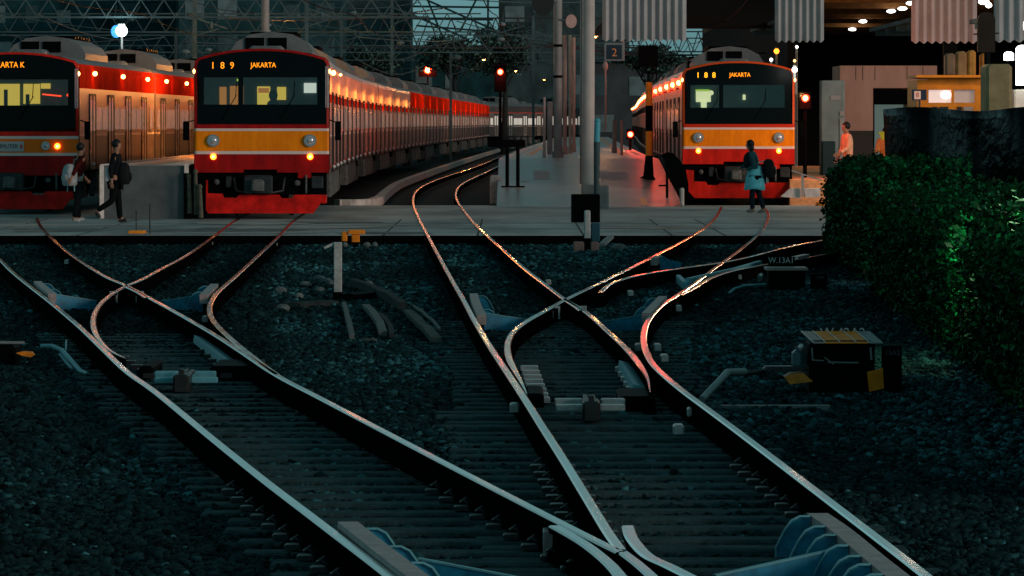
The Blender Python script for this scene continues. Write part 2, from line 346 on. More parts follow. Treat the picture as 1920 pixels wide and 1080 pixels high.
def stones():
    C=[]; S=[]
    for (y0,y1,dens,s0,s1) in ((16,30,900,0.012,0.033),(30,50,460,0.016,0.038),(50,82.4,170,0.022,0.050)):
        w1 = 1000*y1/F+0.8; area=(y1-y0)*2*w1; n=int(area*dens)
        y = NR.uniform(y0,y1,n); x = NR.uniform(-w1,w1,n); ok = np.abs(x) < y*1000/F+0.8
        x=x[ok]; y=y[ok]; n=len(x)
        s = NR.uniform(s0,s1,n)*np.where(NR.rand(n)<0.02,1.7,1)
        z = -0.205+NR.uniform(-0.01,0.025,n)
        C.append(np.stack([x,y,z],-1)); S.append(s)
    C = np.concatenate(C); x, y = C[:,0], C[:,1]
    big = np.ones(len(x))*0.95
    for k in range(14):
        fx, fy, ph = NR.uniform(-2.6,2.6), NR.uniform(-0.7,0.7), NR.uniform(0,6.28); big += 0.085*np.sin(x*fx*1.2+y*fy+ph)
    py = HY+F*H/y                         # grease and rust darken the stones along the rails
    for pts in (R1,R2,R3,R4,R5,R6,R7,R8,R9,R10):
        q = sorted(catmull(pts,10), key=lambda p: p[1]); ys_ = np.array([p[1] for p in q]); xs_ = np.array([p[0] for p in q])
        rx = (np.interp(py, ys_, xs_, left=1e6, right=1e6)-960)*y/F
        big *= 1-0.62*np.exp(-((x-rx)/0.17)**2)
    big *= np.where(x < -y*0.05, 0.66, 1.0)  # dim left edge of the picture painted into the stone tone
    r5=sorted(catmull(R5,10), key=lambda p: p[1]); r8=sorted(catmull(R8,10), key=lambda p: p[1])
    xa=(np.interp(py,[p[1] for p in r5],[p[0] for p in r5])-960)*y/F-0.5; xb=(np.interp(py,[p[1] for p in r8],[p[0] for p in r8])-960)*y/F
    C[:,2] -= np.where((x>xa)&(x<xb)&(y<43), 0.022*(0.55+0.45*np.sin(x*2.1+y*0.8)), 0.0)
    r1=sorted(catmull(R1,10), key=lambda p: p[1]); r2=sorted(catmull(R2,10), key=lambda p: p[1])
    xa=(np.interp(py,[p[1] for p in r1],[p[0] for p in r1])-960)*y/F; xb=(np.interp(py,[p[1] for p in r2],[p[0] for p in r2])-960)*y/F
    C[:,2] -= np.where((x>xa)&(x<xb)&(y<43), 0.014*(0.6+0.4*np.sin(x*1.7+y*0.6)), 0.0)
    o = scatter('ballast', C, np.concatenate(S), M_ballast, '', quad='ico', tone=np.clip(big,0.05,1.5))
    tag(o, 'dark angular ballast stones lying between and beside the tracks', 'ballast', kind='stuff')
# ------------------------------------------------------------------ walkway and platforms
zw = -0.012
yn = 81.6
wk = MB()
wk.slab([(-13,yn),(9.6,yn),(9.6,111),(-13,111)], -0.25, zw)
tag(wk.build('walkway', M_conc), kind='structure')
wk = MB(); wk.box((-13,yn-0.05,-0.25),(9.6,yn-0.004,zw-0.008)); tag(wk.build('walkway_edge', M_black), kind='structure')
wm=MB()
for i in range(16):
    x=R.uniform(-10,5); y=R.uniform(83,92.5); a=R.uniform(0.4,1.8); b=R.uniform(0.5,1.8); n_=12
    wm.add([(x+a*math.cos(2*PI*k/n_)*R.uniform(0.7,1.1),y+b*math.sin(2*PI*k/n_)*R.uniform(0.7,1.1),zw+0.003+0.0004*i) for k in range(n_)],[tuple(range(n_))],i%3)
for x in (-9.2,-7.4,-2.2,-0.6,1.2,2.7,3.6): wm.box((x,yn,zw-0.01),(x+0.03,95,zw+0.0022),3)
for y in (86.5,91.2): wm.box((-13,y,zw-0.01),(9.6,y+0.10,zw+0.0026),3)
tag(wm.build('walkway_stains',[mat('stain_a',(0.15,0.17,0.17),0.8,var=0.5,vs=1.6),mat('stain_b',(0.25,0.255,0.24),0.8,var=0.5,vs=1.3),mat('stain_c',(0.38,0.37,0.35),0.85,var=0.4,vs=1.8),mat('joint_dark',(0.05,0.06,0.06),0.9)]),kind='structure')
# platform between the left and the middle train
pf = MB(); pf.slab([(-8.15,95.3),(-6.42,95.3),(-6.5,230),(-8.7,230)], -0.1, 1.04)
p1 = pf.build('platform', M_wallc); tag(p1, kind='structure')
pf = MB(); pf.slab([(-8.13,95.35),(-6.44,95.35),(-6.52,229),(-8.68,229)], 1.045, 1.05, 0)
pf.slab([(-8.17,95.25),(-8.06,95.25),(-8.55,228),(-8.66,228)], 1.054, 1.075, 1); pf.slab([(-6.52,95.25),(-6.40,95.25),(-6.45,228),(-6.56,228)], 1.054, 1.075, 1)
for xx in (-8.15,-6.47): pf.box((xx-0.03,95.22,0.0),(xx+0.05,95.295,1.05),1)
pf.add([(-7.62,97,1.058),(-7.15,97,1.058),(-7.75,132,1.058),(-8.35,132,1.058)],[(0,1,2,3)],2)  # orange lamp sheen painted as an amber strip on the paving
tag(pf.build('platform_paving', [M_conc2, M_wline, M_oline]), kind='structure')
# platform two: a ramp from the walkway, then level
def edgeL(d): return -0.35+0.0*d if d<128 else -0.35+(d-128)*0.0145+max(0,(d-170))*0.004
def edgeR(d): return 3.9 if d<140 else 3.9+(d-140)*0.0138
pp = MB(); ds = [109,112,116,120,124,128,135,145,160,180,205,235,270,320]
hh = lambda d: zw+0.004 if d<=109 else min(0.95, zw+0.004+(d-109)*0.05)
vs=[];fs=[]
for d in ds:
    l=edgeL(d); r=edgeR(d); z=hh(d); vs += [(l,d,-0.2),(l,d,z),(r,d,z),(r,d,-0.2)]
for i in range(len(ds)-1):
    for k in range(3): fs.append((i*4+k,i*4+k+1,i*4+k+5,i*4+k+4))
fs.append((0,1,2,3)); pp.add(vs,fs)
tag(pp.build('platform', M_conc2), kind='structure')
# painted strips on platform two
pl = MB()
def strip(x0,x1,d0,d1,mi,f=lambda d:0):
    v=[];n=8
    for i in range(n+1):
        d=d0+(d1-d0)*i/n; z=hh(d)+0.006; v+=[(x0+f(d),d,z),(x1+f(d),d,z)]
    pl.add(v,[(2*i,2*i+1,2*i+3,2*i+2) for i in range(n)],mi)
fl = lambda d: edgeL(d)-edgeL(109); fr = lambda d: edgeR(d)-edgeR(109)
strip(-0.22,-0.02,118,320,0,fl); strip(0.22,0.42,118,320,1,fl)
strip(3.15,3.4,116,300,1,fr); strip(3.62,3.78,118,300,0,fr); strip(2.95,3.12,109.6,111.8,1,fr)
strip(0.55,0.95,119,122.5,2,fl); strip(2.2,2.9,119,122,2)
pl_o = pl.build('platform_markings', [M_wline, M_oline, mat('faded_white', (0.36,0.38,0.38), 0.8, var=0.2, vs=4)]); tag(pl_o, kind='structure')
# low kerb edging the track bed right of the middle train
kb = MB(); kpath=[G(x,y,0.06) for x,y in catmull([(632,374),(700,372),(722,358),(745,342),(790,325),(850,305),(905,288),(960,272)],8)]
kb.sweep(kpath,[(-0.11,-0.2),(-0.11,0.0),(0.11,0.0),(0.11,-0.2)],[0]*4)
tag(kb.build('kerb', M_kerb),'pale worn concrete kerb winding beside the middle train towards the far platform','kerb')
kb = MB()
p=G(926,374); kb.cbox((p.x-0.10,p.y,-0.1),(p.x+0.16,p.y+0.5,0.60),0.04); q=G(955,345)
kb2=MB(); kb2.cbox((p.x+0.28,p.y+12,-0.1),(p.x+0.52,p.y+12.5,0.95),0.04)
tag(kb.build('bollard', M_kerb),'whitish concrete block at the near left corner of platform two beside the bending track','bollard')
tag(kb2.build('bollard', M_kerb),'tall whitish block behind the legs of the black two-legged board','bollard')
# ------------------------------------------------------------------ rails
RP = [(-0.055,-0.155),(-0.055,-0.140),(-0.012,-0.120),(-0.010,-0.045),(-0.030,-0.036),(-0.032,-0.007),(-0.023,0.0),(0.023,0.0),(0.032,-0.007),(0.030,-0.036),(0.010,-0.045),(0.012,-0.120),(0.055,-0.140),(0.055,-0.155)]
RM = [1,1,1,1,1,0,0,0,1,1,1,1,1,1]
def rail(pts, parent=None, name='rail', shine=0, wd=1.0, taper=0):
    mb=MB(); path=[G(x,y) for x,y in catmull(pts,5)]
    rm=list(RM)
    if shine<0: rm[5]=2
    if shine>0: rm[7]=2
    mb.sweep(path,[(x*wd*0.88,z) for x,z in RP],rm,taper=taper)
    off = parent.location if parent else None
    return mb.build(name,[M_rtop,M_rside,M_shine],parent,off)
TA = thing('railway_turnout','left-hand set of points with rails crossing in front of the left train','railway turnout',tuple(G(430,900)))
TB = thing('railway_turnout','central set of points with a bright steel crossing in front of platform two','railway turnout',tuple(G(1230,850)))
TC = thing('railway_turnout','small right-hand set of points branching off under the hedge beside the W.13A1 box','railway turnout',tuple(G(1300,520)))
TD = thing('railway_crossing','large near crossing where the left and central tracks meet at the bottom','railway crossing',tuple(G(1180,1040)))
R1=[(-30,462),(0,486),(22,508),(55,535),(100,570),(150,612),(195,655),(240,697),(300,740),(400,822),(500,902),(600,978),(740,1085),(900,1215)]
R2=[(70,408),(74,420),(92,441),(125,470),(160,495),(200,519),(237,535),(290,563),(350,596),(405,628),(450,657),(520,703),(600,745),(700,797),(850,875),(1000,952),(1100,1003),(1165,1035)]
R3=[(560-90,398),(440,414),(400,443),(350,478),(300,505),(262,525),(237,535),(208,552),(186,572),(175,596),(178,620),(190,640),(208,657),(236,672)]
R4=[(575,398),(549,415),(515,450),(480,482),(440,519),(410,545),(396,565),(393,582),(400,600),(420,622),(452,650),(500,688),(520,702)]
R5=[(1000,268),(960,284),(930,297),(905,308),(870,320),(830,333),(800,345),(784,355),(776,366),(775,382),(782,402),(795,428),(815,465),(845,520),(870,563),(890,600),(920,650),(950,695),(985,748),(1020,803),(1060,865),(1100,930),(1140,995),(1165,1030)]
R6=[(1020,276),(985,290),(950,304),(925,316),(900,328),(878,338),(862,348),(855,360),(856,373),(868,392),(895,424),(935,460),(980,500),(1025,535),(1060,561),(1100,585),(1140,620),(1175,653),(1200,683),(1214,708),(1219,735)]
R7=[(1352,388),(1344,404),(1325,424),(1290,446),(1240,473),(1180,503),(1120,532),(1060,561),(1020,583),(985,603),(962,622),(952,644),(954,668),(964,690),(976,712),(988,738)]
R8=[(1425,382),(1436,392),(1441,404),(1436,420),(1420,440),(1385,470),(1350,495),(1310,525),(1270,553),(1240,572),(1218,596),(1208,620),(1208,645),(1220,675),(1245,702),(1285,735),(1330,768),(1400,820),(1500,896),(1600,972),(1740,1080),(1900,1210)]
R9=[(1600,436),(1550,448),(1480,462),(1400,482),(1350,492),(1280,502),(1215,512),(1170,522),(1140,534),(1126,548)]
R10=[(1620,462),(1550,476),(1480,489),(1420,498),(1370,508),(1330,522),(1300,540),(1275,553)]
rail(R1,TA); rail(R2,TA); rail(R3,TA,name='switch_blade',taper=6); rail(R4,TA)
rail(R5,TB,shine=1); rail(R6,TB,name='switch_blade',shine=-1,taper=5); rail(R7,TB,name='switch_blade',shine=1,taper=5); rail(R8,TB,shine=1)
rail(R9,TC); rail(R10,TC)
stones()
rail([(1167,1033),(1200,1058),(1240,1095),(1290,1150)],TD,name='crossing_rail',shine=-1)
rail([(1178,985),(1186,1008),(1215,1040),(1260,1062),(1330,1098),(1420,1150)],TD,name='wing_rail',shine=1,wd=1.15)
rail([(1040,985),(1100,1020),(1150,1062),(1185,1110),(1210,1150)],TD,name='wing_rail',shine=-1,wd=1.1)
rail([(237,537),(258,547),(275,558)],TA,name='crossing_nose'); rail([(1061,562),(1078,573),(1090,582)],TB,name='crossing_nose')
def local_box(parent, name, a, b, m, ch=0.006):
    mb=MB(); mb.cbox(a,b,ch); return mb.build(name,m,parent,parent.location)
# crossing blocks at the two upper frogs
for T,xs in ((TB,(1042,1092)),(TA,(213,262))):
    for x in xs:
        p=G(x,580 if T is TB else 552,-0.03); w_=0.045
        mb=MB(); mb.box((p.x-w_,p.y,p.z-0.10),(p.x-w_+0.02,p.y+0.02,p.z+0.035)); mb.box((p.x+w_-0.02,p.y,p.z-0.10),(p.x+w_,p.y+0.02,p.z+0.035)); mb.box((p.x-w_+0.02,p.y,p.z+0.012),(p.x+w_-0.02,p.y+0.02,p.z+0.035))
        mb.build('fishplate_bracket',M_pale,T,T.location)
# sleepers: individual parts
def xr(pts, y):                            # x of a traced rail at picture row y
    q=[p for p in pts]
    for a,b in zip(q,q[1:]):
        if (a[1]-y)*(b[1]-y)<=0 and a[1]!=b[1]:
            t=(y-a[1])/(b[1]-a[1]); return a[0]+t*(b[0]-a[0])
    return None
def sleepers(T, left, right, d0, d1, ex0, ex1, m, step=0.58):
    d=d0; k=0
    while d<d1:
        y=HY+F*H/d; a=xr(left,y); b=xr(right,y)
        if a is not None and b is not None:
            x0=(a-960)*d/F-ex0-R.uniform(0,0.12); x1=(b-960)*d/F+ex1+R.uniform(0,0.12)
            zt=-0.160-R.uniform(0,0.012)
            mb=MB(); mb.cbox((x0,d-0.11,-0.28),(x1,d+0.11,zt),0.012)
            mb.build('sleeper',m,T,T.location); k+=1
        d+=step
    return k
sleepers(TA,R1,R2,20.3,47,0.24,0.24,M_sleep)
sleepers(TB,R5,R8,22.2,34.5,0.55,0.24,M_sleep)
sleepers(TB,R5,R8,34.8,50,0.35,0.35,M_sleepd)
sleepers(TD,[(1040,900),(1060,1200)],[(1300,900),(1500,1200)],18.7,21.9,0.7,1.0,M_sleep)
# base plates on the sleepers below the switch tips
def plates(T, x0,y0,x1,y1,n,wd,m):
    for i in range(n):
        t=i/(n-1); p=G(x0+(x1-x0)*t,y0+(y1-y0)*t,-0.12)
        mb=MB(); mb.cbox((p.x-wd/2,p.y-0.07,-0.156),(p.x+wd/2,p.y+0.07,-0.118),0.006); mb.build('slide_plate',m,T,T.location)
plates(TB,992,686,1012,745,8,0.15,M_pale); plates(TB,1165,688,1192,734,6,0.10,M_pale)
plates(TA,385,655,425,700,6,0.10,M_steel); plates(TA,232,668,280,700,5,0.10,M_steel)
# stretcher bars with their black middle lock
for T,segs,mid in ((TB,(((1040,747),(1092,747)),((1042,758),(1100,758)),((1127,747),(1172,747)),((1124,758),(1172,758))),(1108,752)),
                   (TA,(((290,696),(334,696)),((290,707),(334,707)),((354,696),(405,696)),((352,707),(408,707))),(343,702))):
    for a,b in segs:
        p=G(*a,-0.06); q=G(*b,-0.06); mb=MB(); mb.cbox((p.x,p.y-0.06,-0.10),(q.x,p.y+0.06,-0.06),0.008); mb.build('stretcher_bar',M_pale if T is TB else M_blued,T,T.location)
    p=G(*mid,-0.03); mb=MB(); mb.cbox((p.x-0.06,p.y-0.25,-0.15),(p.x+0.06,p.y+0.2,-0.02),0.015); mb.cbox((p.x-0.02,p.y-0.2,-0.02),(p.x+0.02,p.y-0.1,0.02),0.008); mb.cbox((p.x-0.045,p.y+0.3,-0.06),(p.x-0.015,p.y+0.9,-0.03),0.008); mb.cbox((p.x+0.005,p.y+0.3,-0.06),(p.x+0.04,p.y+0.8,-0.03),0.008)
    mb.build('lock_box',M_steel,T,T.location)
for T,a,b in ((TB,(1172,682),(1200,728)),(TA,(374,634),(432,680))):
    mb=MB(); mb.sweep([G(*a,-0.10),G((a[0]+b[0])/2,(a[1]+b[1])/2,-0.10),G(*b,-0.10)],[(-0.06,-0.04),(-0.06,0),(0.05,0.03),(0.06,-0.04)],[0]*4); mb.build('cover_plate',M_blued,T,T.location)
for T,bx in ((TB,(1160,1222,738,765)),(TA,(395,470,678,706)),(TA,(262,288,676,706)),(TB,(985,1020,725,760))):
    p=G(bx[0],bx[3],-0.15); q=G(bx[1],bx[3],-0.15); mb=MB(); mb.cbox((p.x,p.y-0.1,-0.16),(q.x,p.y+1.0,-0.06),0.02); mb.build('lever_housing',M_black,T,T.location)
# small fastening clips along the rails
for (x,y,T) in ((1028,520,TB),(395,448,TA),(516,450,TA),(1272,568,TB),(1385,510,TC),(1182,540,TC),(126,482,TA),(386,588,TA),(1232,640,TB),(1198,640,TB),(1272,792,TB),(1298,760,TB),(965,752,TB),(1245,660,TB)):
    p=G(x,y+6,-0.08); mb=MB(); mb.cbox((p.x-0.035,p.y-0.1,-0.13),(p.x+0.035,p.y+0.1,-0.07),0.012); mb.build('rail_clip',M_pale,T,T.location)
fm=MB(); fm.tube([(0,0.05,-0.13),(0.02,0.03,-0.10),(0.05,0.0,-0.118),(0.03,-0.04,-0.105),(0.0,-0.02,-0.135)],0.009,6); fm.cbox((0.0,-0.06,-0.158),(0.085,0.06,-0.136),0.006); fme=fm.build('rail_fastening',M_steel); fme_data=fme.data; bpy.data.objects.remove(fme)
def fasten(T,pts,ds):
    for d in ds:
        y=HY+F*H/d; a=xr(pts,y)
        if a is None: continue
        for sx in (-1,1):
            o=bpy.data.objects.new('rail_fastening',fme_data); COL.objects.link(o); o.parent=T; x=(a-960)*d/F
            o.location=(x+sx*0.05-T.location.x,d-T.location.y,0); o.scale.x=sx
ds_=[20.3+0.58*k for k in range(12)]
fasten(TA,R1,ds_); fasten(TA,R2,ds_[3:])
ds_=[22.2+0.58*k for k in range(12)]
fasten(TB,R5,ds_); fasten(TB,R8,ds_)
# check rails with blue brackets and tie straps
def check(T, pts, side, strap, n, rz=0.0, bw=0.09):
    path=[G(x,y,0.025) for x,y in catmull(pts,6)]
    mb=MB(); mb.sweep(path,[(-bw/2,-0.10),(-bw/2,0),(bw/2,0),(bw/2,-0.10)],[0]*4); mb.build('check_rail',M_check,T,T.location)
    for i in range(n):
        t=(i+0.5)/n; k=int(t*(len(path)-1)); p=path[k]; sx=side
        prof=[(0,0.0),(0.05,0.0),(0.09,-0.02),(0.125,-0.07),(0.165,-0.15),(0.165,-0.20),(0.0,-0.20)]
        mb=MB(); mb.prism([(p.x+sx*(x+bw/2+0.004),p.z+z) for x,z in prof],p.y-0.02,p.y+0.02,0)
        pr2=prof[:6]
        for (a,b) in zip(pr2,pr2[1:]):
            mb.beam((p.x+sx*(a[0]+bw/2+0.004),p.y-0.03,p.z+a[1]),(p.x+sx*(b[0]+bw/2+0.004),p.y-0.03,p.z+b[1]),0.02,0.008,1)
        mb.build('bracket',[M_blue,M_blued],T,T.location)
    a=G(*strap[0],-0.005); b=G(*strap[1],-0.09)
    dd=(b-a); mb=MB()
    b.y=a.y+ (0.25 if n<4 else -0.3)
    b.x=(strap[1][0]-960)*b.y/F
    mb.add([(a.x,a.y,-0.20),(a.x,a.y,a.z),(b.x,b.y,b.z),(b.x,b.y,-0.20),(a.x,a.y+0.02,-0.20),(a.x,a.y+0.02,a.z),(b.x,b.y+0.02,b.z),(b.x,b.y+0.02,-0.20)],
           [(0,1,2,3),(7,6,5,4),(1,5,6,2),(0,4,5,1),(3,2,6,7)],0)
    mb.beam((a.x,a.y+0.01,a.z+0.006),(b.x,b.y+0.01,b.z+0.006),0.03,0.008,1)
    mb.build('tie_strap',[M_blue,M_blued],T,T.location)
check(TB,[(888,550),(893,568),(903,590)],1,((908,588),(1004,600)),2)
check(TB,[(1243,555),(1228,570),(1212,587)],-1,((1212,590),(1130,600)),2)
check(TA,[(70,527),(82,538),(98,550)],1,((98,552),(180,565)),2)
check(TA,[(402,532),(392,542),(382,552)],-1,((380,553),(300,565)),2)
check(TC,[(1226,484),(1236,479)],1,((1240,484),(1278,497)),1)
check(TD,[(652,978),(700,1016),(760,1062),(830,1115),(900,1170)],1,((785,1050),(1040,1090)),6,bw=0.095)
check(TD,[(1533,962),(1580,995),(1640,1045),(1690,1085),(1760,1145)],-1,((1560,1034),(1340,1084)),10,bw=0.10)
p=G(1034,1046,-0.18); local_box(TD,'rail_brace',(p.x-0.04,p.y,-0.2),(p.x+0.035,p.y+0.25,-0.055),M_check)
mb=MB(); p=G(1272,512,0.0); mb.cbox((p.x-0.03,p.y-2.6,-0.12),(p.x+0.03,p.y,-0.02),0.01); mb.build('spacer_bar',M_blued,TC,TC.location)
mb=MB(); mb.sweep([G(1425,490,0.0),G(1380,503,0.0),G(1290,523,0.0)],[(-0.03,-0.1),(-0.03,0.01),(0.03,0.01),(0.03,-0.1)],[0]*4)
mb.build('check_rail',M_blued,TC,TC.location)
mb=MB(); mb.sweep([G(1490,484,0.01),G(1512,479,0.01)],[(-0.05,-0.1),(-0.05,0.02),(0.05,0.02),(0.05,-0.1)],[0]*4); mb.build('check_rail',M_twhite,TC,TC.location)
# ------------------------------------------------------------------ trains
CL=19.2; W=1.35
def car_shell(cab, band, lowband):
    mb=MB()
    # half profile from sill to crown with a material per segment
    zs=[(W-0.03,0.89,0),(W,1.02,0),(W,1.62,0),(W,1.68,1)]
    zs=[(W-0.02,0.89),(W,1.00),(W,1.05),(W,1.62),(W,1.66),(W,band[0]),(W,band[1]),(W,3.02),(W-0.03,3.13),(W-0.12,3.20),(W-0.4,3.28),(W-0.8,3.345),(0,3.375)]
    sm=[1,lowband,1,2,0,3,4,4,5,5,5,5]     # indices into mats
    half=zs; prof=[(x,z) for x,z in half]+[(-x,z) for x,z in reversed(half[:-1])]
    smf=sm+list(reversed(sm))
    y0=0.12 if cab else 0.2; y1=CL-0.2; n=len(prof)
    cuts=[y0,y1]
    vs=[]
    for y in cuts: vs+=[(x,y,z) for x,z in prof]
    mb.v=vs
    for k in range(n-1): mb.f.append([k,k+1,n+k+1,n+k]); mb.m.append(smf[k]); mb.sm.append(False)
    mb.f.append([n-1,0,n,2*n-1]); mb.m.append(5); mb.sm.append(False)     # floor
    mb.f.append(list(range(n,2*n))); mb.m.append(1); mb.sm.append(False)
    if not cab: mb.f.append(list(range(n-1,-1,-1))); mb.m.append(1); mb.sm.append(False)
    return mb
def make_car(cab, style, band, upper, both=True, side=1):
    lowb={'L':1,'M':6,'R':6}[style]
    mb=car_shell(cab,band,lowb)
    body=mb.build('carriage',[M_silver,M_silverd,M_twhite,M_sred,upper,M_roof,M_dred],fix=True)
    sides=(-1,1) if both else (side,)
    dy=[2.9,7.2,11.6,15.9] if cab else [2.4,7.0,11.8,16.4]
    for sx in sides:
        for y in dy:
            d=MB(); x0,x1=sorted((sx*(W+0.001),sx*(W+0.022)))
            d.box((x0,y-0.70,0.93),(x1,y-0.63,2.52),1); d.box((x0,y+0.63,0.93),(x1,y+0.70,2.52),1); d.box((x0,y-0.03,0.93),(x1,y+0.03,2.50),1); d.box((x0,y-0.63,2.46),(x1,y+0.63,2.52),1)
            xa,xb=sorted((sx*(W+0.001),sx*(W+0.010)))
            d.box((xa,y-0.63,0.93),(xb,y-0.03,2.46),0); d.box((xa,y+0.03,0.93),(xb,y+0.63,2.46),0)
            xa,xb=sorted((sx*(W+0.0105),sx*(W+0.014)))
            for yc in (-0.33,0.33): d.box((xa,y+yc-0.19,1.72),(xb,y+yc+0.19,2.38),2)
            xa,xb=sorted((sx*(W+0.001),sx*(W+0.05))); d.box((xa,y-0.7,0.90),(xb,y+0.7,0.93),1)
            d.ball((sx*(W+0.03),y-0.05,1.0),0.045,8,6,3)
            d.build('door',[M_door,M_doorg,M_win,M_pale],body)
        ws=[0.9]*0+[(a+b)/2 for a,b in zip(dy,dy[1:])]+([CL-1.2] if cab else [0.95,CL-1.2])
        for y in ws:
            l=1.45 if 2.5<y<17 else 0.5
            d=MB(); xa,xb=sorted((sx*(W+0.002),sx*(W+0.02)))
            d.box((xa,y-l,1.70),(xb,y-l+0.05,2.28),0); d.box((xa,y+l-0.05,1.70),(xb,y+l,2.28),0); d.box((xa,y-l+0.05,2.23),(xb,y+l-0.05,2.28),0); d.box((xa,y-l+0.05,1.70),(xb,y+l-0.05,1.75),0)
            xa,xb=sorted((sx*(W+0.002),sx*(W+0.008))); d.box((xa,y-l+0.05,1.75),(xb,y+l-0.05,2.23),1)
            if l>1: xa,xb=sorted((sx*(W+0.009),sx*(W+0.02))); d.box((xa,y-0.03,1.75),(xb,y+0.03,2.23),0)
            d.build('window',[M_silver,M_win],body)
    # roof unit
    a=MB(); prof=[(0.86,3.20),(0.86,3.44),(0.74,3.62),(0.45,3.77),(0.0,3.83),(-0.45,3.77),(-0.74,3.62),(-0.86,3.44),(-0.86,3.20)]
    a.prism(prof,CL/2-3.2,CL/2+2.2,0)
    for x in (-0.36,0.12): a.box((x-0.2,CL/2-3.24,3.46),(x+0.2,CL/2-3.201,3.70),1)
    for i in range(6): a.box((-0.5,CL/2-1.9+i*0.65,3.79),(0.5,CL/2-1.6+i*0.65,3.85),1)
    a.build('air_conditioner',[M_roof,M_black],body)
    for yy in (3.2,CL-3.2):
        v=MB(); v.cbox((-0.35,yy-0.5,3.33),(0.35,yy+0.5,3.47),0.05); v.build('roof_vent',M_roof,body)
    u=MB(); u.box((-1.1,3.8,0.45),(1.1,CL-3.8,0.885))
    for i in range(5): yy=4.6+i*2.2; u.cbox((-1.28,yy,0.35),(-0.5,yy+1.3,0.86),0.03,1); u.cbox((0.5,yy+0.3,0.35),(1.28,yy+1.5,0.86),0.03,1)
    u.build('underframe',[M_under,M_bogie],body)
    for yy in (2.6,CL-2.6):
        b=MB(); b.box((-1.05,yy-1.5,0.42),(-0.92,yy+1.5,0.60),1); b.box((0.92,yy-1.5,0.42),(1.05,yy+1.5,0.60),1); b.box((-0.92,yy-0.25,0.4),(0.92,yy+0.25,0.75),0)
        for wy in (-0.95,0.95):
            for sx in (-1,1):
                pr=[(wy+0.40*math.cos(2*PI*k/18),0.42+0.40*math.sin(2*PI*k/18)) for k in range(18)]
                x0,x1=(sx*0.50,sx*0.60); n=18
                vv=[(x0,yy+a_,z_) for a_,z_ in pr]+[(x1,yy+a_,z_) for a_,z_ in pr]
                b.add(vv,[tuple(range(n)),tuple(range(2*n-1,n-1,-1))]+[((j+1)%n,j,n+j,n+(j+1)%n) for j in range(n)],1)
                b.box((sx*1.06 if sx>0 else -1.14,yy+wy-0.14,0.28),(1.14 if sx>0 else sx*1.06,yy+wy+0.14,0.66),1)
        b.build('bogie',[M_under,M_bogie],body)
    ga=MB(); ga.box((-0.5,CL-0.2,1.0),(0.5,CL+0.2,2.9)); ga.build('gangway',M_under,body)
    return body
def side_lamp(body, sx, y, z, r, red=True):
    d=MB(); d.ball((sx*(W+0.05),y,z),r,10,8,0)
    if red: xa,xb=sorted((sx*(W+0.002),sx*(W+0.02))); d.box((xa,y-0.8,z-0.13),(xb,y+0.8,z+0.13),1)  # glowing red plate stands in for the glow around the lamp
    d.build('side_lamp',[M_slamp,M_slampr],body)
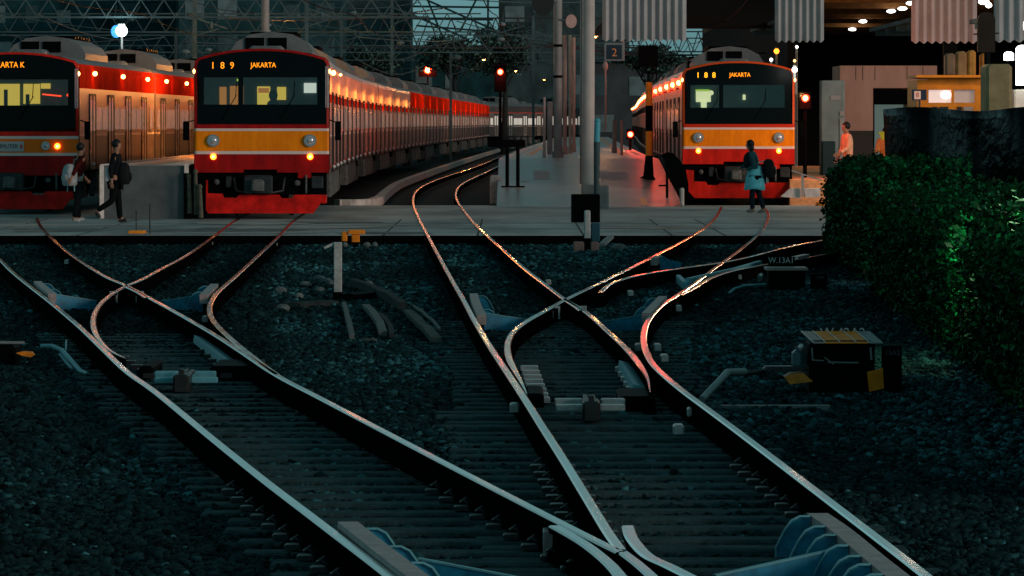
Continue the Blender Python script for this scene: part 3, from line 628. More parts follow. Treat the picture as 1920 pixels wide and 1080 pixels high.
def cab_front(body, style, num, word):
    """cab end of the leading carriage; body frame, front at y=0"""
    arch=lambda x: 3.36-0.20*(abs(x)/1.3)**2.2
    def arc(x0,x1,n,off=0): return [(x0+(x1-x0)*i/n, arch(x0+(x1-x0)*i/n)+off) for i in range(n+1)]
    m=MB()
    # rim around the mask, roof header
    out=[(-1.335,0.91),(-1.335,3.10)]+[(-1.28,3.19)]+arc(-1.22,1.22,12,0.01)+[(1.28,3.19),(1.335,3.10),(1.335,0.91)]
    zr=1.716 if style=='L' else 1.87
    inn=[(-1.285,zr),(-1.285,3.06)]+arc(-1.235,1.235,12,-0.035)+[(1.285,3.06),(1.285,zr)]
    # rim ring = quads between outer and inner outline
    o2=[(-1.335,zr),(-1.335,3.10)]+arc(-1.27,1.27,12,0.01)+[(1.335,3.10),(1.335,zr)]
    i2=inn; n=len(o2)
    vs=[(x,0.02,z) for x,z in o2]+[(x,0.0,z) for x,z in i2]+[(x,0.13,z) for x,z in o2]+[(x,0.13,z) for x,z in i2]
    fs=[]
    for i in range(n-1): fs+= [(i,i+1,n+i+1,n+i),(2*n+i,2*n+i+1,i+1,i),(n+i,n+i+1,3*n+i+1,3*n+i)]
    m.add(vs,fs,0)
    rimm = M_dred if style=='M' else (M_red if style=='L' else M_orange)
    if style=='R': rimm=mat('rim_orange_red',(0.60,0.07,0.01),0.4,spec=0.12)
    m.build('windscreen_rim',[rimm],body)
    # lower face with bands: dark red / white / yellow / white / dark red
    m=MB()
    if style=='L':
        bands=[(1.715,1.62,0),(1.62,1.56,1),(1.56,1.27,2),(1.27,1.21,1),(1.21,0.80,3)]; ms=[M_red,M_twhite,M_torg,M_dred]
    else:
        bands=[(1.866,1.785,0),(1.785,1.735,1),(1.735,1.335,2),(1.335,1.275,1),(1.275,0.91,3)]; ms=[M_dred,M_twhite,M_tyel,M_dred]
        if style=='R': ms=[mat('rim_orange_red2',(0.55,0.03,0.008),0.4,spec=0.12),M_twhite,M_tyel,M_red]
    for zt,zb,mi in bands:
        hw=1.335; yo=0.0 if mi in (1,) else 0.004
        prof=[(-hw,0.10),(-hw,0.03),(-hw+0.04,0.0+yo),(hw-0.04,0.0+yo),(hw,0.03),(hw,0.10)]
        if mi==3 and style!='L':
            # recess over the coupler
            for (xa,xb,zbb) in ((-hw,-0.36,zb),(-0.36,0.30,zb+0.06),(0.30,hw,zb)):
                m.box((xa,yo,zbb),(xb,0.12,zt),mi)
        else: m.slab([(x,y) for x,y in prof],zb,zt,mi)
    if style!='L': m.box((0.72,0.01,0.80),(0.98,0.12,0.908),3)
    m.build('cab_front_panel',ms,body)
    # black mask with window openings
    m=MB(); y0,y1=0.012,0.05; mb_=1.72 if style=='L' else 1.87
    mp=[(-1.285,mb_),(1.285,mb_),(1.285,2.26),(-1.285,2.26)] if style!='L' else [(-1.285,mb_-0.004),(0,mb_-0.004),(0.9,mb_+0.02),(1.285,mb_+0.09),(1.285,2.26),(-1.285,2.26)]
    m.prism(mp,y0,y1)
    top=[(-1.285,2.80)]+[(1.285,2.80)]+[(1.285,3.05)]+list(reversed(arc(-1.235,1.235,12,-0.037)))+[(-1.285,3.05)]
    m.prism(top,y0,y1)
    wins=[(-1.15,-0.47),(-0.37,1.10)] if style!='L' else [(-1.15,1.12)]
    xs=[-1.25]+[v for w_ in wins for v in w_]+[1.25]
    for a,b in zip(xs[0::2],xs[1::2]): m.prism([(a,2.26),(b,2.26),(b,2.80),(a,2.80)],y0,y1)
    m.build('windscreen_mask',M_mask,body)
    for a,b in wins:
        gmb=MB(); gmb.box((a-0.03,y1+0.004,2.23),(b+0.03,y1+0.016,2.83)); gmb.build('windscreen',M_glass,body)
    # cab interior seen through the glass
    m=MB(); m.box((-1.2,1.50,1.5),(1.2,1.53,3.1),0); m.box((-1.15,0.30,1.9),(1.15,0.7,2.24),0)
    if style=='M':
        m.box((-0.90,1.46,1.9),(-0.76,1.495,2.62),2); m.box((-0.69,1.46,1.9),(-0.42,1.495,2.64),2); m.box((-0.55,1.45,2.74),(-0.45,1.459,2.78),3)
        m.box((-0.14,1.46,2.25),(0.12,1.495,2.63),1); m.box((-0.12,1.45,2.50),(0.10,1.459,2.60),2); m.box((0.26,1.46,2.36),(0.44,1.495,2.62),1)
        m.box((0.80,1.46,2.5),(1.05,1.495,2.7),4); m.ball((0.20,0.9,2.45),(0.09,0.09,0.12),10,8,5); m.cbox((0.08,0.8,2.0),(0.32,1.0,2.35),0.05,5)
    elif style=='R':
        m.box((-0.98,1.46,2.40),(-0.62,1.495,2.66),6); m.box((-0.86,1.44,2.25),(-0.72,1.459,2.42),6); m.ball((-0.62,1.2,2.62),0.06,10,8,6); m.cbox((0.85-0.7,1.4,2.45),(0.22,1.45,2.58),0.01,6); m.box((-0.99,1.45,2.67),(-0.65,1.457,2.70),3)
    else:
        m.box((-0.75,1.46,2.26),(-0.05,1.495,2.72),1); m.box((0.03,1.46,2.3),(0.38,1.495,2.72),1); m.box((0.40,1.46,2.62),(0.60,1.495,2.73),1); m.box((-0.38,1.43,2.2),(-0.30,1.459,2.6),5); m.box((0.08,1.44,2.22),(0.16,1.459,2.5),5)
        m.beam((0.45,1.3,2.5),(0.85,1.3,2.46),0.03,0.03,7); m.ball((1.0,1.2,2.48),0.03,8,6,7)
    m.build('cab_interior',[M_cabin,M_eyel,M_ewarm,M_egrn,M_epale,M_black,mat('lit_saloon_pale',(0.8,0.8,0.5),0.5,emit=(1.0,0.88,0.50),es=1.2),M_slampr],body)
    # displays behind the top of the mask glass
    m=MB()
    if style!='L':
        for i,ch in enumerate(num): text_mb(m,ch,-0.97+i*0.19,0.004,3.03,0.19,0,0.008,0.95)
        text_mb(m,word,0.03,0.004,3.04,0.145,1,0.008,0.84)
    else: text_mb(m,word,-0.15,0.004,3.10,0.17,1,0.008,0.85)
    m.build('destination_display',[M_dispy if style=='R' else M_disp,M_disp],body)
    # lamps
    zl,zt=(1.545,1.225) if style!='L' else (1.42,1.41)
    for sx in (-1,1):
        h=MB(); hx=sx*0.96 if style!='L' else sx*0.66
        h.disc((hx,-0.001,zl),0.125 if style!='L' else 0.09,0.05,22,0); h.disc((hx,-0.052,zl),0.09 if style!='L' else 0.06,0.008,20,1); h.ball((hx,-0.058,zl),(0.07 if style!='L' else 0.045,0.03,0.07 if style!='L' else 0.045),12,8,1)
        h.build('headlight',[M_rim,M_lens],body)
        t=MB(); tx=sx*0.96 if style!='L' else sx*0.90
        t.disc((tx,-0.001,zt),0.062,0.02,18,0); t.ball((tx,-0.03,zt),(0.028,0.02,0.028),10,8,1); t.build('tail_lamp',[M_tail,M_tailc],body)
        mm=MB(); xx=sx*(W+0.16); mm.beam((sx*W,0.25,1.95),(xx,0.18,1.9),0.02); mm.cbox((xx-0.06,0.12,1.55),(xx+0.06,0.17,1.93),0.02); mm.build('mirror',M_under,body)
        c=MB(); c.ball((sx*(W-0.02),0.04,3.02-0.1),(0.04,0.03,0.05),8,6,0); c.build('marker_lamp',M_slamp,body)
    for x in ((-0.80,0.35) if style!='L' else (0.1,)):
        wp=MB()
        wp.beam((x,-0.004,1.95),(x+0.30,-0.012,2.45),0.016); wp.beam((x+0.28,-0.014,2.40),(x+0.30,-0.014,2.72),0.014)
        wp.build('wiper',M_black,body)
    if style=='L':
        s=MB(); s.box((-0.62,-0.012,1.30),(0.20,-0.002,1.51),0)
        text_mb(s,'COMMUTER',-0.22,-0.016,1.405,0.12,1,0.004,0.9); s.prism([(0.13,1.34),(0.18,1.40),(0.13,1.46)],-0.016,-0.012,2)
        s.build('name_plate',[mat('plate_grey',(0.45,0.44,0.44),0.6),M_steel,M_red],body)
    # under the cab
    m=MB(); m.box((-1.28,0.10,0.47),(1.28,0.5,0.905),0); m.cbox((-0.35,-0.22,0.50),(0.22,0.1,0.86),0.03,1); m.cbox((-0.20,-0.42,0.55),(0.06,-0.2,0.78),0.04,2)
    m.tube([(-0.55,0.0,0.8),(-0.5,-0.12,0.55),(-0.2,-0.2,0.5)],0.025,8,1); m.tube([(0.45,0.0,0.8),(0.42,-0.12,0.55),(0.15,-0.2,0.5)],0.025,8,1)
    m.ball((-0.90,0.05,0.72),(0.06,0.06,0.06),10,8,2); m.ball((0.70,0.05,0.70),(0.07,0.06,0.06),10,8,2); m.cbox((-0.72,-0.02,0.62),(-0.60,0.1,0.84),0.02,1); m.cbox((0.98,-0.02,0.60),(1.22,0.1,0.84),0.02,1); m.cbox((0.86,-0.03,0.5),(0.90,0.05,0.86),0.01,2)
    m.build('coupler',[M_under,M_steel,M_bogie],body)
    sk=[(-1.30,0.78),(-1.07,0.76),(-1.07,0.50),(-0.78,0.49),(-0.74,0.41),(-0.50,0.41),(-0.44,0.47),(0.34,0.47),(0.40,0.40),(0.60,0.40),(0.66,0.47),(1.27,0.47),(1.22,0.36),(1.02,0.10),(-1.05,0.10),(-1.27,0.34)]
    m=MB(); m.prism(sk,-0.06,0.03); m.box((-1.29,0.0,0.3),(-1.22,1.2,0.75)); m.box((1.2,0.0,0.3),(1.27,1.2,0.45)); m.build('skirt',M_skirt if style!='R' else M_red,body)
    if style!='R': wb=MB(); wb.box((1.262,0.006,2.2),(1.332,0.018,3.02)); wb.build('grab_rail',M_pale,body)
def copy_tree(o, parent):
    c=o.copy(); COL.objects.link(c); c.parent=parent
    for ch in list(o.children): d=ch.copy(); COL.objects.link(d); d.parent=c
    return c
def run(fn, d0, n, body0, body1, root, body2=None, from2=99):
    """place carriages with their centre line on X=fn(d)"""
    d=d0
    for i in range(n):
        a=Vector((fn(d),d)); dx=(fn(d+CL)-fn(d)); ang=math.asin(max(-1,min(1,dx/CL)))
        dn=d+CL*math.cos(ang)
        src=body0 if i==0 else (body1 if i<from2 or body2 is None else body2)
        if i==0: c=src; c.parent=root
        elif i==1: c=src; c.parent=root
        elif body2 is not None and i==from2: c=src; c.parent=root
        else: c=copy_tree(src,root)
        c.location=(a.x-root.location.x, a.y-root.location.y, 0); c.rotation_euler.z=-ang
        d=dn
def spline(pts):
    xs=np.array([p[0] for p in pts],float); ys=np.array([p[1] for p in pts],float)
    co=np.polyfit(xs,ys,min(3,len(pts)-1)); return lambda d: float(np.polyval(co,d))
# left train
fL=lambda d: -10.37+ (d-100)*0.008
TL=thing('commuter_train','red-fronted commuter train cut by the left edge, with orange-lit side','train',(fL(100),100,0))
ca=make_car(True,'L',(2.62,2.66),M_sred); cab_front(ca,'L','','JAKARTA K'); cb=make_car(False,'L',(2.62,2.66),M_sred)
for b in (ca,cb):
    for y in (3.0,9.8,16.5): side_lamp(b,1,y,2.95,0.05,False)
run(fL,100,4,ca,cb,TL)
# middle train
fM=spline([(95.3,-3.62-W),(120,-4.0-W),(150,-4.35-W),(175,-4.25-W),(200,-3.85-W),(250,-3.15-W),(300,-2.35-W),(345,-1.6-W)])
TM=thing('commuter_train','middle commuter train with black windscreen mask, yellow band and red skirt','train',(fM(95.3),95.3,0))
ca=make_car(True,'M',(2.30,2.47),M_silver); cab_front(ca,'M','189','JAKARTA'); cb=make_car(False,'M',(2.30,2.47),M_silver,both=False,side=1)
cc=make_car(False,'M',(2.30,2.47),M_sred,both=False,side=1)  # rear carriages: red light put into the upper side colour
side_lamp(ca,1,1.2,2.9,0.05,False)
for b in (ca,cb,cc):
    if b is ca: side_lamp(b,1,10,2.95,0.03,False)
run(fM,95.3,13,ca,cb,TM,cc,5)
# right train
fR=spline([(114.6,4.11+W),(138,4.25+W),(160,4.6+W),(200,5.5+W),(250,6.6+W),(300,7.7+W),(342,8.6+W)])
TR=thing('commuter_train','right-hand commuter train with a row of glowing red side lamps','train',(fR(114.6),114.6,0))
ca=make_car(True,'R',(2.72,2.76),M_silver); cab_front(ca,'R','188','JAKARTA'); cb=make_car(False,'R',(2.72,2.76),M_silver,both=False,side=-1)
cbr=None
for b in (ca,cb):
    for y in ((1.2,7.5,14.5) if b is ca else (4.0,13.0)): side_lamp(b,-1,y,2.86,0.06,True)
run(fR,114.6,12,ca,cb,TR)
def glow(fn, off, d0, n, col, pw, step=CL, z=2.95):
    for i in range(n):
        d=d0+i*step; light((fn(d)+off,d,z),col,pw,0.16,'side_glow_light')
glow(fL,W+0.35,103,5,(1,0.20,0.04),3.2,7.2)
glow(fM,W+0.40,98,24,(1,0.24,0.035),11,10,2.62)  # added lights without lamps of their own, brighten the stripe
glow(fR,-W-0.35,117,9,(1,0.04,0.01),22,9)
# far silver train with pale windows
M_winp=mat('pale_far_window',(0.5,0.5,0.48),0.3,emit=(0.95,0.85,0.72),es=0.30)
TF=thing('commuter_train','distant silver train with a row of pale windows beyond the middle train','train',(-3.0,345,0))
cf=make_car(False,'L',(2.62,2.66),M_silverd,both=False,side=1)
for ch in cf.children:
    if ch.name.startswith(('window','door')):
        for i,m_ in enumerate(ch.data.materials):
            if m_ is M_win: ch.data.materials[i]=M_winp
cf.parent=TF; c2=copy_tree(cf,TF); ang=math.radians(13)
cf.location=(0,0,0); cf.rotation_euler.z=-ang; c2.location=(math.sin(ang)*CL,math.cos(ang)*CL,0); c2.rotation_euler.z=-ang
# ------------------------------------------------------------------ signals, poles, signs
def signal(name,label,px,py,d,base_py_z,wpx,tpx,bpx,pole=True,pm=None):
    """black signal head with a lit red lens at picture position, on a thin post"""
    c=P(px,py,d); s=F/d
    t=thing(name,label,'railway signal',(c.x,d,base_py_z),'red railway signals')
    hb=MB(); zt=H-(tpx-HY)/s; zb=H-(bpx-HY)/s; hw=wpx/2/s
    hb.cbox((c.x-hw,d+0.02,zb),(c.x+hw,d+0.3,zt),0.03); hb.build('signal_head',M_black,t,t.location)
    ln=MB(); q=max(1,d/150)*(1.3 if wpx==34 else 1.0); ln.disc((c.x,d+0.018,c.z),0.09*q,0.02,20,0); ln.ball((c.x,d-0.02,c.z),(0.05*q,0.03,0.055*q),12,8,1); ln.build('signal_lens',[M_ered,M_eredc],t,t.location)
    hd=MB(); hd.prism([(c.x+0.13*q*math.cos(a),c.z+0.13*q*math.sin(a)) for a in [PI*k/10 for k in range(11)]]+[(c.x+0.11*q*math.cos(a),c.z+0.11*q*math.sin(a)) for a in [PI*k/10 for k in range(10,-1,-1)]],d-0.16,d+0.01); hd.build('hood',M_black,t,t.location)
    if pole: pb=MB(); pb.tube([(c.x,d+0.15,base_py_z),(c.x,d+0.15,zb+0.02)],0.05,10); pb.build('post',pm or M_black,t,t.location)
    l=light((c.x,d-0.3,c.z),(1,0.05,0.02),26,0.08,'signal_light'); l.parent=t; l.location=(0,-0.3,c.z-base_py_z); l.data.energy=40*q*q
    return t
signal('railway_signal','red signal glowing above the roof of the middle train',802,131,305,-0.2,34,118,144)
signal('railway_signal','red signal on a black mast right of the middle train tail',938,135,172,0.95,22,118,172)
signal('railway_signal','red signal lamp just right of the right-hand train front',1510,184,118,-0.2,24,172,204)
signal('railway_signal','low red light on platform two at the far tail of the right-hand train',1182,252,165,0.95,14,242,262)
# unlit black-backed signal on a yellow and black striped post
d=119; c=P(1216,110,d); s=F/d
t=thing('railway_signal','unlit black-backed signal on a yellow and black banded post','railway signal',(c.x,d,hh(d)))
X=lambda px: (px-960)/s; Z=lambda py: H-(py-HY)/s
m=MB(); m.cbox((X(1197),d-0.05,Z(126)),(X(1234),d+0.05,Z(86)),0.02); m.build('backboard',M_black,t,t.location)
m=MB()
for a,b in (((1204,126),(1204,148)),((1231,126),(1231,148)),((1204,148),(1212,154)),((1231,148),(1224,154)),((1212,154),(1224,154)),((1204,137),(1231,137))): m.beam((X(a[0]),d,Z(a[1])),(X(b[0]),d,Z(b[1])),0.03)
m.build('ladder_cage',M_black,t,t.location)
m=MB(); 
for i,(a,b,mi) in enumerate(((154,198,0),(198,246,1),(246,292,0),(292,300,1))): m.tube([(X(1217),d,Z(a)),(X(1217),d,Z(b))],0.085,12,mi)
m.build('post',[M_yellow,M_black],t,t.location)
m=MB(); m.tube([(X(1217),d,Z(292)),(X(1216),d,Z(330)),(X(1215),d,hh(d))],[0.09,0.13,0.22],12); m.build('base',M_black,t,t.location)
# platform number board
d=126; s=F/d
t=thing('platform_sign','square dark blue platform number board under the first corrugated fascia','sign',(X(1152),d,Z(113)))
m=MB(); m.cbox((X(1133),d,Z(114)),(X(1171),d+0.08,Z(81)),0.01,0); m.box((X(1137),d-0.006,Z(111)),(X(1166),d-0.001,Z(84)),1); text_mb(m,'2',X(1152),d-0.012,Z(99),0.30,2); m.build('board',[M_pole,mat('sign_blue',(0.010,0.035,0.055),0.4),mat('sign_orange',(0.75,0.30,0.12),0.5)],t,t.location)
m=MB(); m.tube([(X(1135),d,Z(116)),(X(1135),d,Z(245))],0.025,8); m.tube([(X(1169),d+0.05,Z(81)),(X(1169),d+0.05,Z(76))],0.02,8); m.ball((X(1135),d,Z(124)),(0.07,0.05,0.13),10,8); m.build('hanger',mat('pole_pinkish',(0.40,0.28,0.25),0.5),t,t.location)
# main pole by the walkway
d=107; s=F/d
t=thing('mast','tall thick grey mast standing on a concrete base in front of platform two','mast',(X(1107),d,0))
m=MB(); m.tube([(X(1102),d,0),(X(1104),d,Z(-60))],[0.145,0.135],20); m.build('pole',M_polel,t,t.location)
m=MB(); m.cbox((X(1090),d-0.3,-0.02),(X(1141),d+0.35,Z(346)),0.03); m.build('base',M_conc2,t,t.location)
m=MB(); m.tube([(X(1094.5),d+0.24,Z(345)),(X(1096),d+0.24,Z(-60))],0.09,12); m.build('conduit',M_pole,t,t.location)
d=104; s=F/d
m=MB(); m.tube([(X(1119),d,0.0),(X(1119),d,Z(266))],0.068,12,0); m.tube([(X(1119),d,Z(266)),(X(1120),d,Z(228))],0.066,12,1); m.ball((X(1120),d,Z(226)),(0.066,0.066,0.05),12,6,1); o=m.build('post',[mat('post_dark_teal',(0.03,0.07,0.08),0.6),mat('post_blue',(0.05,0.32,0.42),0.5)])
tag(o,'dark teal post with a pale blue top in front of the tall mast','post')
# dwarf signal
d=78; s=F/d
t=thing('dwarf_signal','square black dwarf signal back on a short white post at the walkway edge','railway signal',(X(1101),d,-0.2))
m=MB(); m.cbox((X(1071),d-0.03,Z(417)),(X(1125),d+0.2,Z(364)),0.015); m.build('backboard',M_black,t,t.location)
m=MB(); m.cbox((X(1095),d-0.12,Z(447)),(X(1107),d-0.04,Z(394)),0.02); m.build('post',mat('post_white',(0.45,0.50,0.50),0.6,var=0.2,vs=9),t,t.location)
m=MB(); m.cbox((X(1075),d-0.2,-0.22),(X(1095),d+0.2,Z(453)),0.02,0); m.cbox((X(1107),d-0.2,-0.22),(X(1123),d+0.2,Z(453)),0.02,0); m.cbox((X(1095),d-0.15,-0.22),(X(1107),d+0.1,Z(446)),0.01,1); m.build('base',[mat('base_pinkish',(0.26,0.18,0.16),0.8,var=0.2,vs=7),M_black],t,t.location)
m=MB(); m.cbox((X(1108),d-0.05,Z(452)),(X(1125),d+0.1,Z(418)),0.02); m.build('cable_box',mat('box_blue',(0.02,0.10,0.14),0.6),t,t.location)
# two-legged board
d=116; s=F/d
t=thing('board','small black board on two thin legs beside the bending track','board',(X(961),d,0.2))
m=MB(); m.cbox((X(915),d,Z(276)),(X(985),d+0.05,Z(262)),0.02); m.build('panel',M_black,t,t.location)
for x in (951,971): m=MB(); m.tube([(X(x),d+0.03,Z(275)),(X(x),d+0.03,hh(d)-0.02 if x>950 else 0)],0.045,8); m.build('leg',M_black,t,t.location)
m=MB(); m.box((X(940),d-0.1,hh(d)+0.003),(X(984),d+0.15,hh(d)+0.03)); m.build('foot',M_black,t,t.location)
# canopy columns and loudspeakers in the middle distance
def column(label,x0,x1,yt,yb,d,m_,group='platform columns',round_=True):
    s=F/d; r=(x1-x0)/2/s; xc=((x0+x1)/2-960)/s; zt=H-(yt-HY)/s; zb=H-(yb-HY)/s
    mb=MB()
    if round_: mb.tube([(xc,d,zb),(xc,d,zt)],r,14); mb.tube([(xc,d,zb),(xc,d,zb+0.25)],r*1.35,14)
    else: mb.cbox((xc-r,d-r,zb),(xc+r,d+r,zt),0.02)
    o=mb.build('column',m_); return tag(o,label,'column',group)
M_colg=mat('column_green',(0.36,0.40,0.34),0.7,var=0.2,vs=2); M_colp=mat('column_pink',(0.42,0.33,0.30),0.7,var=0.2,vs=2)
c1=column('grey platform column with two dark bands, left of the tall mast',1038,1054,-40,301,131,M_pole)
s=F/131
m=MB()
for y in (86,144): m.tube([((1046-960)/s,131,H-(y-3-HY)/s),((1046-960)/s,131,H-(y+2-HY)/s)],8.6/s,14,0)
m.build('band',M_black,c1); 
for i,(a,b,c_,d_,e) in enumerate(((1055,1063,66,290,M_colp),(1066,1072,66,290,M_colg),(1073,1079,70,285,M_colp))): column(('pinkish','greenish','pale')[i]+' slim column just right of the banded grey column',a,b,c_,d_,140+i*8,e)
column('thin pale grey post at the far left edge of platform two',1018,1023,182,300,132,M_polel)
column('short grey post beside the far left edge of platform two',1026,1036,190,290,138,M_pole,round_=False)
column('dim grey post right of the tall mast below the number board',1148,1156,225,292,150,M_pole)
column('thin pinkish post below the number board',1163,1168,225,300,140,M_colp,round_=False)
# hoop sign and lamp small bits on the banded column
def horn(label,px,py,d,r,dark,sx=1):
    s=F/d; c=P(px,py,d); t=thing('loudspeaker',label,'loudspeaker',(c.x,d,c.z))
    m=MB(); rr=r/s; n=20; vs=[]; 
    for (yy,q) in ((0.0,1.0),(0.02,0.86),(0.18,0.45),(0.3,0.2)):
        for k in range(n): a=2*PI*k/n; vs.append((c.x+rr*q*math.cos(a)*0.8,d+yy-0.15,c.z+rr*q*math.sin(a)))
    fs=[]
    for i in range(3):
        for k in range(n): k2=(k+1)%n; fs.append((i*n+k,i*n+k2,(i+1)*n+k2,(i+1)*n+k))
    fs.append(tuple(range(n))) ; m.add(vs,fs,0,False); m.build('horn',dark,t,t.location)
    m=MB(); m.tube([(c.x,d+0.05,c.z),(c.x-sx*0.35,d+0.1,c.z+0.05)],0.03,8); m.build('bracket',M_pole,t,t.location)
horn('pale pinkish loudspeaker horn high on the left of the tall mast',1071,40,130,13,M_colp)
horn('large dark round loudspeaker at the top beside the columns',1018,4,128,26,mat('drum_dark',(0.010,0.018,0.018),0.5),-1)
# corrugated fascias of the platform canopies
def canopy(label,x0,x1,yb,d,m_,depth=14,soff=None):
    s=F/d; X0=(x0-960)/s; X1=(x1-960)/s; zb=H-(yb-HY)/s; zt=zb+2.6
    t=thing('platform_canopy',label,'canopy',((X0+X1)/2,d,0.95))
    n=max(2,int(round((X1-X0)/0.21)))*8; mb=MB(); vs=[]
    for i in range(n+1):
        x=X0+(X1-X0)*i/n; ph=(i%8)/8; yo=0.05*math.cos(2*PI*ph)
        z0=zb+0.055*(1+math.cos(2*PI*ph))/2*1.2
        vs+=[(x,d+yo,z0),(x,d+yo,zt),(x,d+yo+0.012,z0),(x,d+yo+0.012,zt)]
    fs=[]
    for i in range(n):
        a=i*4; b=a+4; fs+=[(a,a+1,b+1,b),(a+2,b+2,b+3,a+3),(a,b,b+2,a+2)]
    mb.add(vs,fs,0,False); mb.build('fascia',m_,t,t.location)
    mb=MB(); mb.box((X0,d+0.08,zb+0.55),(X1,d+depth,zb+0.65),0); 
    for k in range(4):
        if 1.2+k*3.5<depth: mb.box((X0,d+1+k*3.5,zb+0.4),(X1,d+1.15+k*3.5,zb+0.55),0)
    mb.build('roof',M_bgmid,t,t.location)
    return t
canopy('corrugated canopy fascia over platform two, above the number board',1129,1287,78,134,M_corr)
canopy('corrugated canopy fascia above the right edge of the right-hand train',1453,1545,80,134,M_corr)
canopy('pinkish corrugated canopy fascia above the orange booth',1709,1832,82,118,mat('corrugated_pink',(0.42,0.33,0.32),0.55,var=0.12,vs=1.2))
canopy('corrugated canopy fascia cut off by the right edge',1864,1940,80,110,M_corr,6)
# ------------------------------------------------------------------ station hall at the right
t=thing('station_hall','dark station hall with a brown ceiling behind the corrugated canopies','hall',(14,180,0))
m=MB(); m.box((8.9,136,6.05),(34,224,6.3)); 
for k in range(10): m.box((8.9,140+k*8,5.8),(34,140.25+k*8,6.045))
m.build('ceiling',M_brown,t,t.location)
m=MB(); m.box((8.9,224,-0.2),(34,224.5,6.3)); m.box((8.9,155,-0.2),(9.2,223.9,6.04)); m.box((12.6,140,-0.2),(13.0,140.4,6.04)); m.build('wall',M_hall,t,t.location)
# dark beam over the right-hand train
m=MB(); d=138; s=F/d; m.box((X(1286),d,Z(52)),(X(1455),d+1.5,Z(-60))); tag(m.build('roof_beam',M_hall),'deep black roof beam spanning above the right-hand train','beam')
for i,(px,py) in enumerate(((1598,55),(1618,40),(1671,21),(1692,16),(1708,6))):
    dd=F*(5.72-H)/(HY-py); c=P(px,py,dd)
    m=MB(); m.ball((c.x,dd,c.z),(0.15,0.6,0.06),14,8,0); 
    tag(m.build('ceiling_lamp',M_ewhite),('lowest and farthest','second lowest','third from the left','fourth from the left','highest and nearest')[i]+' white oval lamp under the brown hall ceiling','lamp','hall ceiling lamps')
    light((c.x,dd-1,c.z-0.3),(1,0.72,0.45),20,0.15,'hall_light')
light((12.0,150,5.3),(1,0.45,0.15),260,0.2,'hall_light')
# pinkish building
d=126; s=F/d
t=thing('kiosk_building','flat pinkish building with a dark doorway behind the hedge','building',(X(1665),d,-0.2))
m=MB()
m.box((X(1575),d,Z(245)),(X(1637),d+3,Z(123))); m.box((X(1637),d,Z(165)),(X(1757),d+3,Z(123))); m.box((X(1709),d,-0.2),(X(1757),d+3,Z(165))); m.build('wall',M_pink,t,t.location)
m=MB(); m.box((X(1577),d+0.01,-0.2),(X(1637),d+2.9,Z(245)-0.004)); m.build('dado',M_dado,t,t.location)
m=MB(); m.box((X(1636),d+0.05,-0.2),(X(1640),d+0.3,Z(166))); m.box((X(1640),d+0.1,Z(196)),(X(1708),d+0.35,Z(168))); m.build('door_frame',M_black,t,t.location)
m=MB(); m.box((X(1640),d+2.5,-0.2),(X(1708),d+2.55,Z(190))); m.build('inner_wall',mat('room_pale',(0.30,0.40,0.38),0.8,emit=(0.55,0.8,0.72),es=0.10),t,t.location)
for x in (1604,1617,1640,1700,1730): m=MB(); m.box((X(x),d-0.004,Z(150)),(X(x+1.2),d-0.001,Z(124))); m.build('wall_joint',M_dado,t,t.location)
# grey pillar group left of it
m=MB(); m.cbox((X(1530),d-2,-0.2),(X(1574),d-1.4,Z(152)),0.03,0); m.box((X(1565),d-2.03,-0.2),(X(1573),d-2.005,Z(222)),1); m.box((X(1565),d-2.03,Z(217)),(X(1573),d-2.005,Z(209)),1); m.box((X(1548),d-2.025,Z(188)),(X(1566),d-2.004,Z(180)),1)
tag(m.build('pillar',[mat('pillar_grey',(0.24,0.30,0.29),0.8,var=0.25,vs=1.5),M_polel]),'greenish grey pillar left of the pinkish building','pillar')
m=MB(); m.cbox((X(1528),d-3,-0.2),(X(1552),d-2.4,Z(264)),0.02); tag(m.build('bin',mat('bin_teal',(0.012,0.04,0.045),0.6)),'dark teal box at the foot of the greenish grey pillar','bin')
d=112; s=F/d
m=MB(); m.cbox((X(1495),d+4,Z(175)),(X(1514),d+4.4,Z(142)),0.02); tag(m.build('equipment_box',M_pole),'pale grey box hung beside the right-hand train roof','box')
# orange booth
d=100; s=F/d
t=thing('booth','orange ticket booth with two pale windows above the black tarpaulin','booth',(X(1785),d,-0.2))
m=MB(); m.box((X(1720),d,-0.2),(X(1740),d+2.5,Z(150)),0); m.box((X(1740),d,Z(168)),(X(1845),d+2.5,Z(146)),0); m.box((X(1740),d,-0.2),(X(1845),d+2.5,Z(193)),0); m.box((X(1784),d,Z(193)),(X(1789),d+2.5,Z(168)),0); m.box((X(1828),d,Z(193)),(X(1845),d+2.5,Z(168)),0)
m.build('wall',M_booth,t,t.location)
m=MB(); m.box((X(1716),d-0.25,Z(146)+0.005),(X(1850),d+2.6,Z(141)),0); m.build('roof',M_booth,t,t.location)
for i,(a,b,e) in enumerate(((1742,1784,0.45),(1789,1828,0.10))):
    m=MB(); m.box((X(a),d+0.08,Z(192.5)),(X(b),d+0.12,Z(168.5))); m.build('window',mat('booth_window_%s'%('lit','dim')[i],(0.5,0.42,0.40),0.3,emit=(1,0.8,0.74),es=e),t,t.location)
m=MB(); m.ball((X(1774),d+0.05,Z(178)),(0.12,0.04,0.09),12,8); m.build('inner_lamp',M_epale,t,t.location)
for a,b in ((1748,1758),(1762,1778),(1795,1803),(1806,1824)): m=MB(); m.cbox((X(a),d-0.04,Z(212)),(X(b),d-0.005,Z(200)),0.008); m.build('notice',M_steel if a!=1806 else M_check,t,t.location)
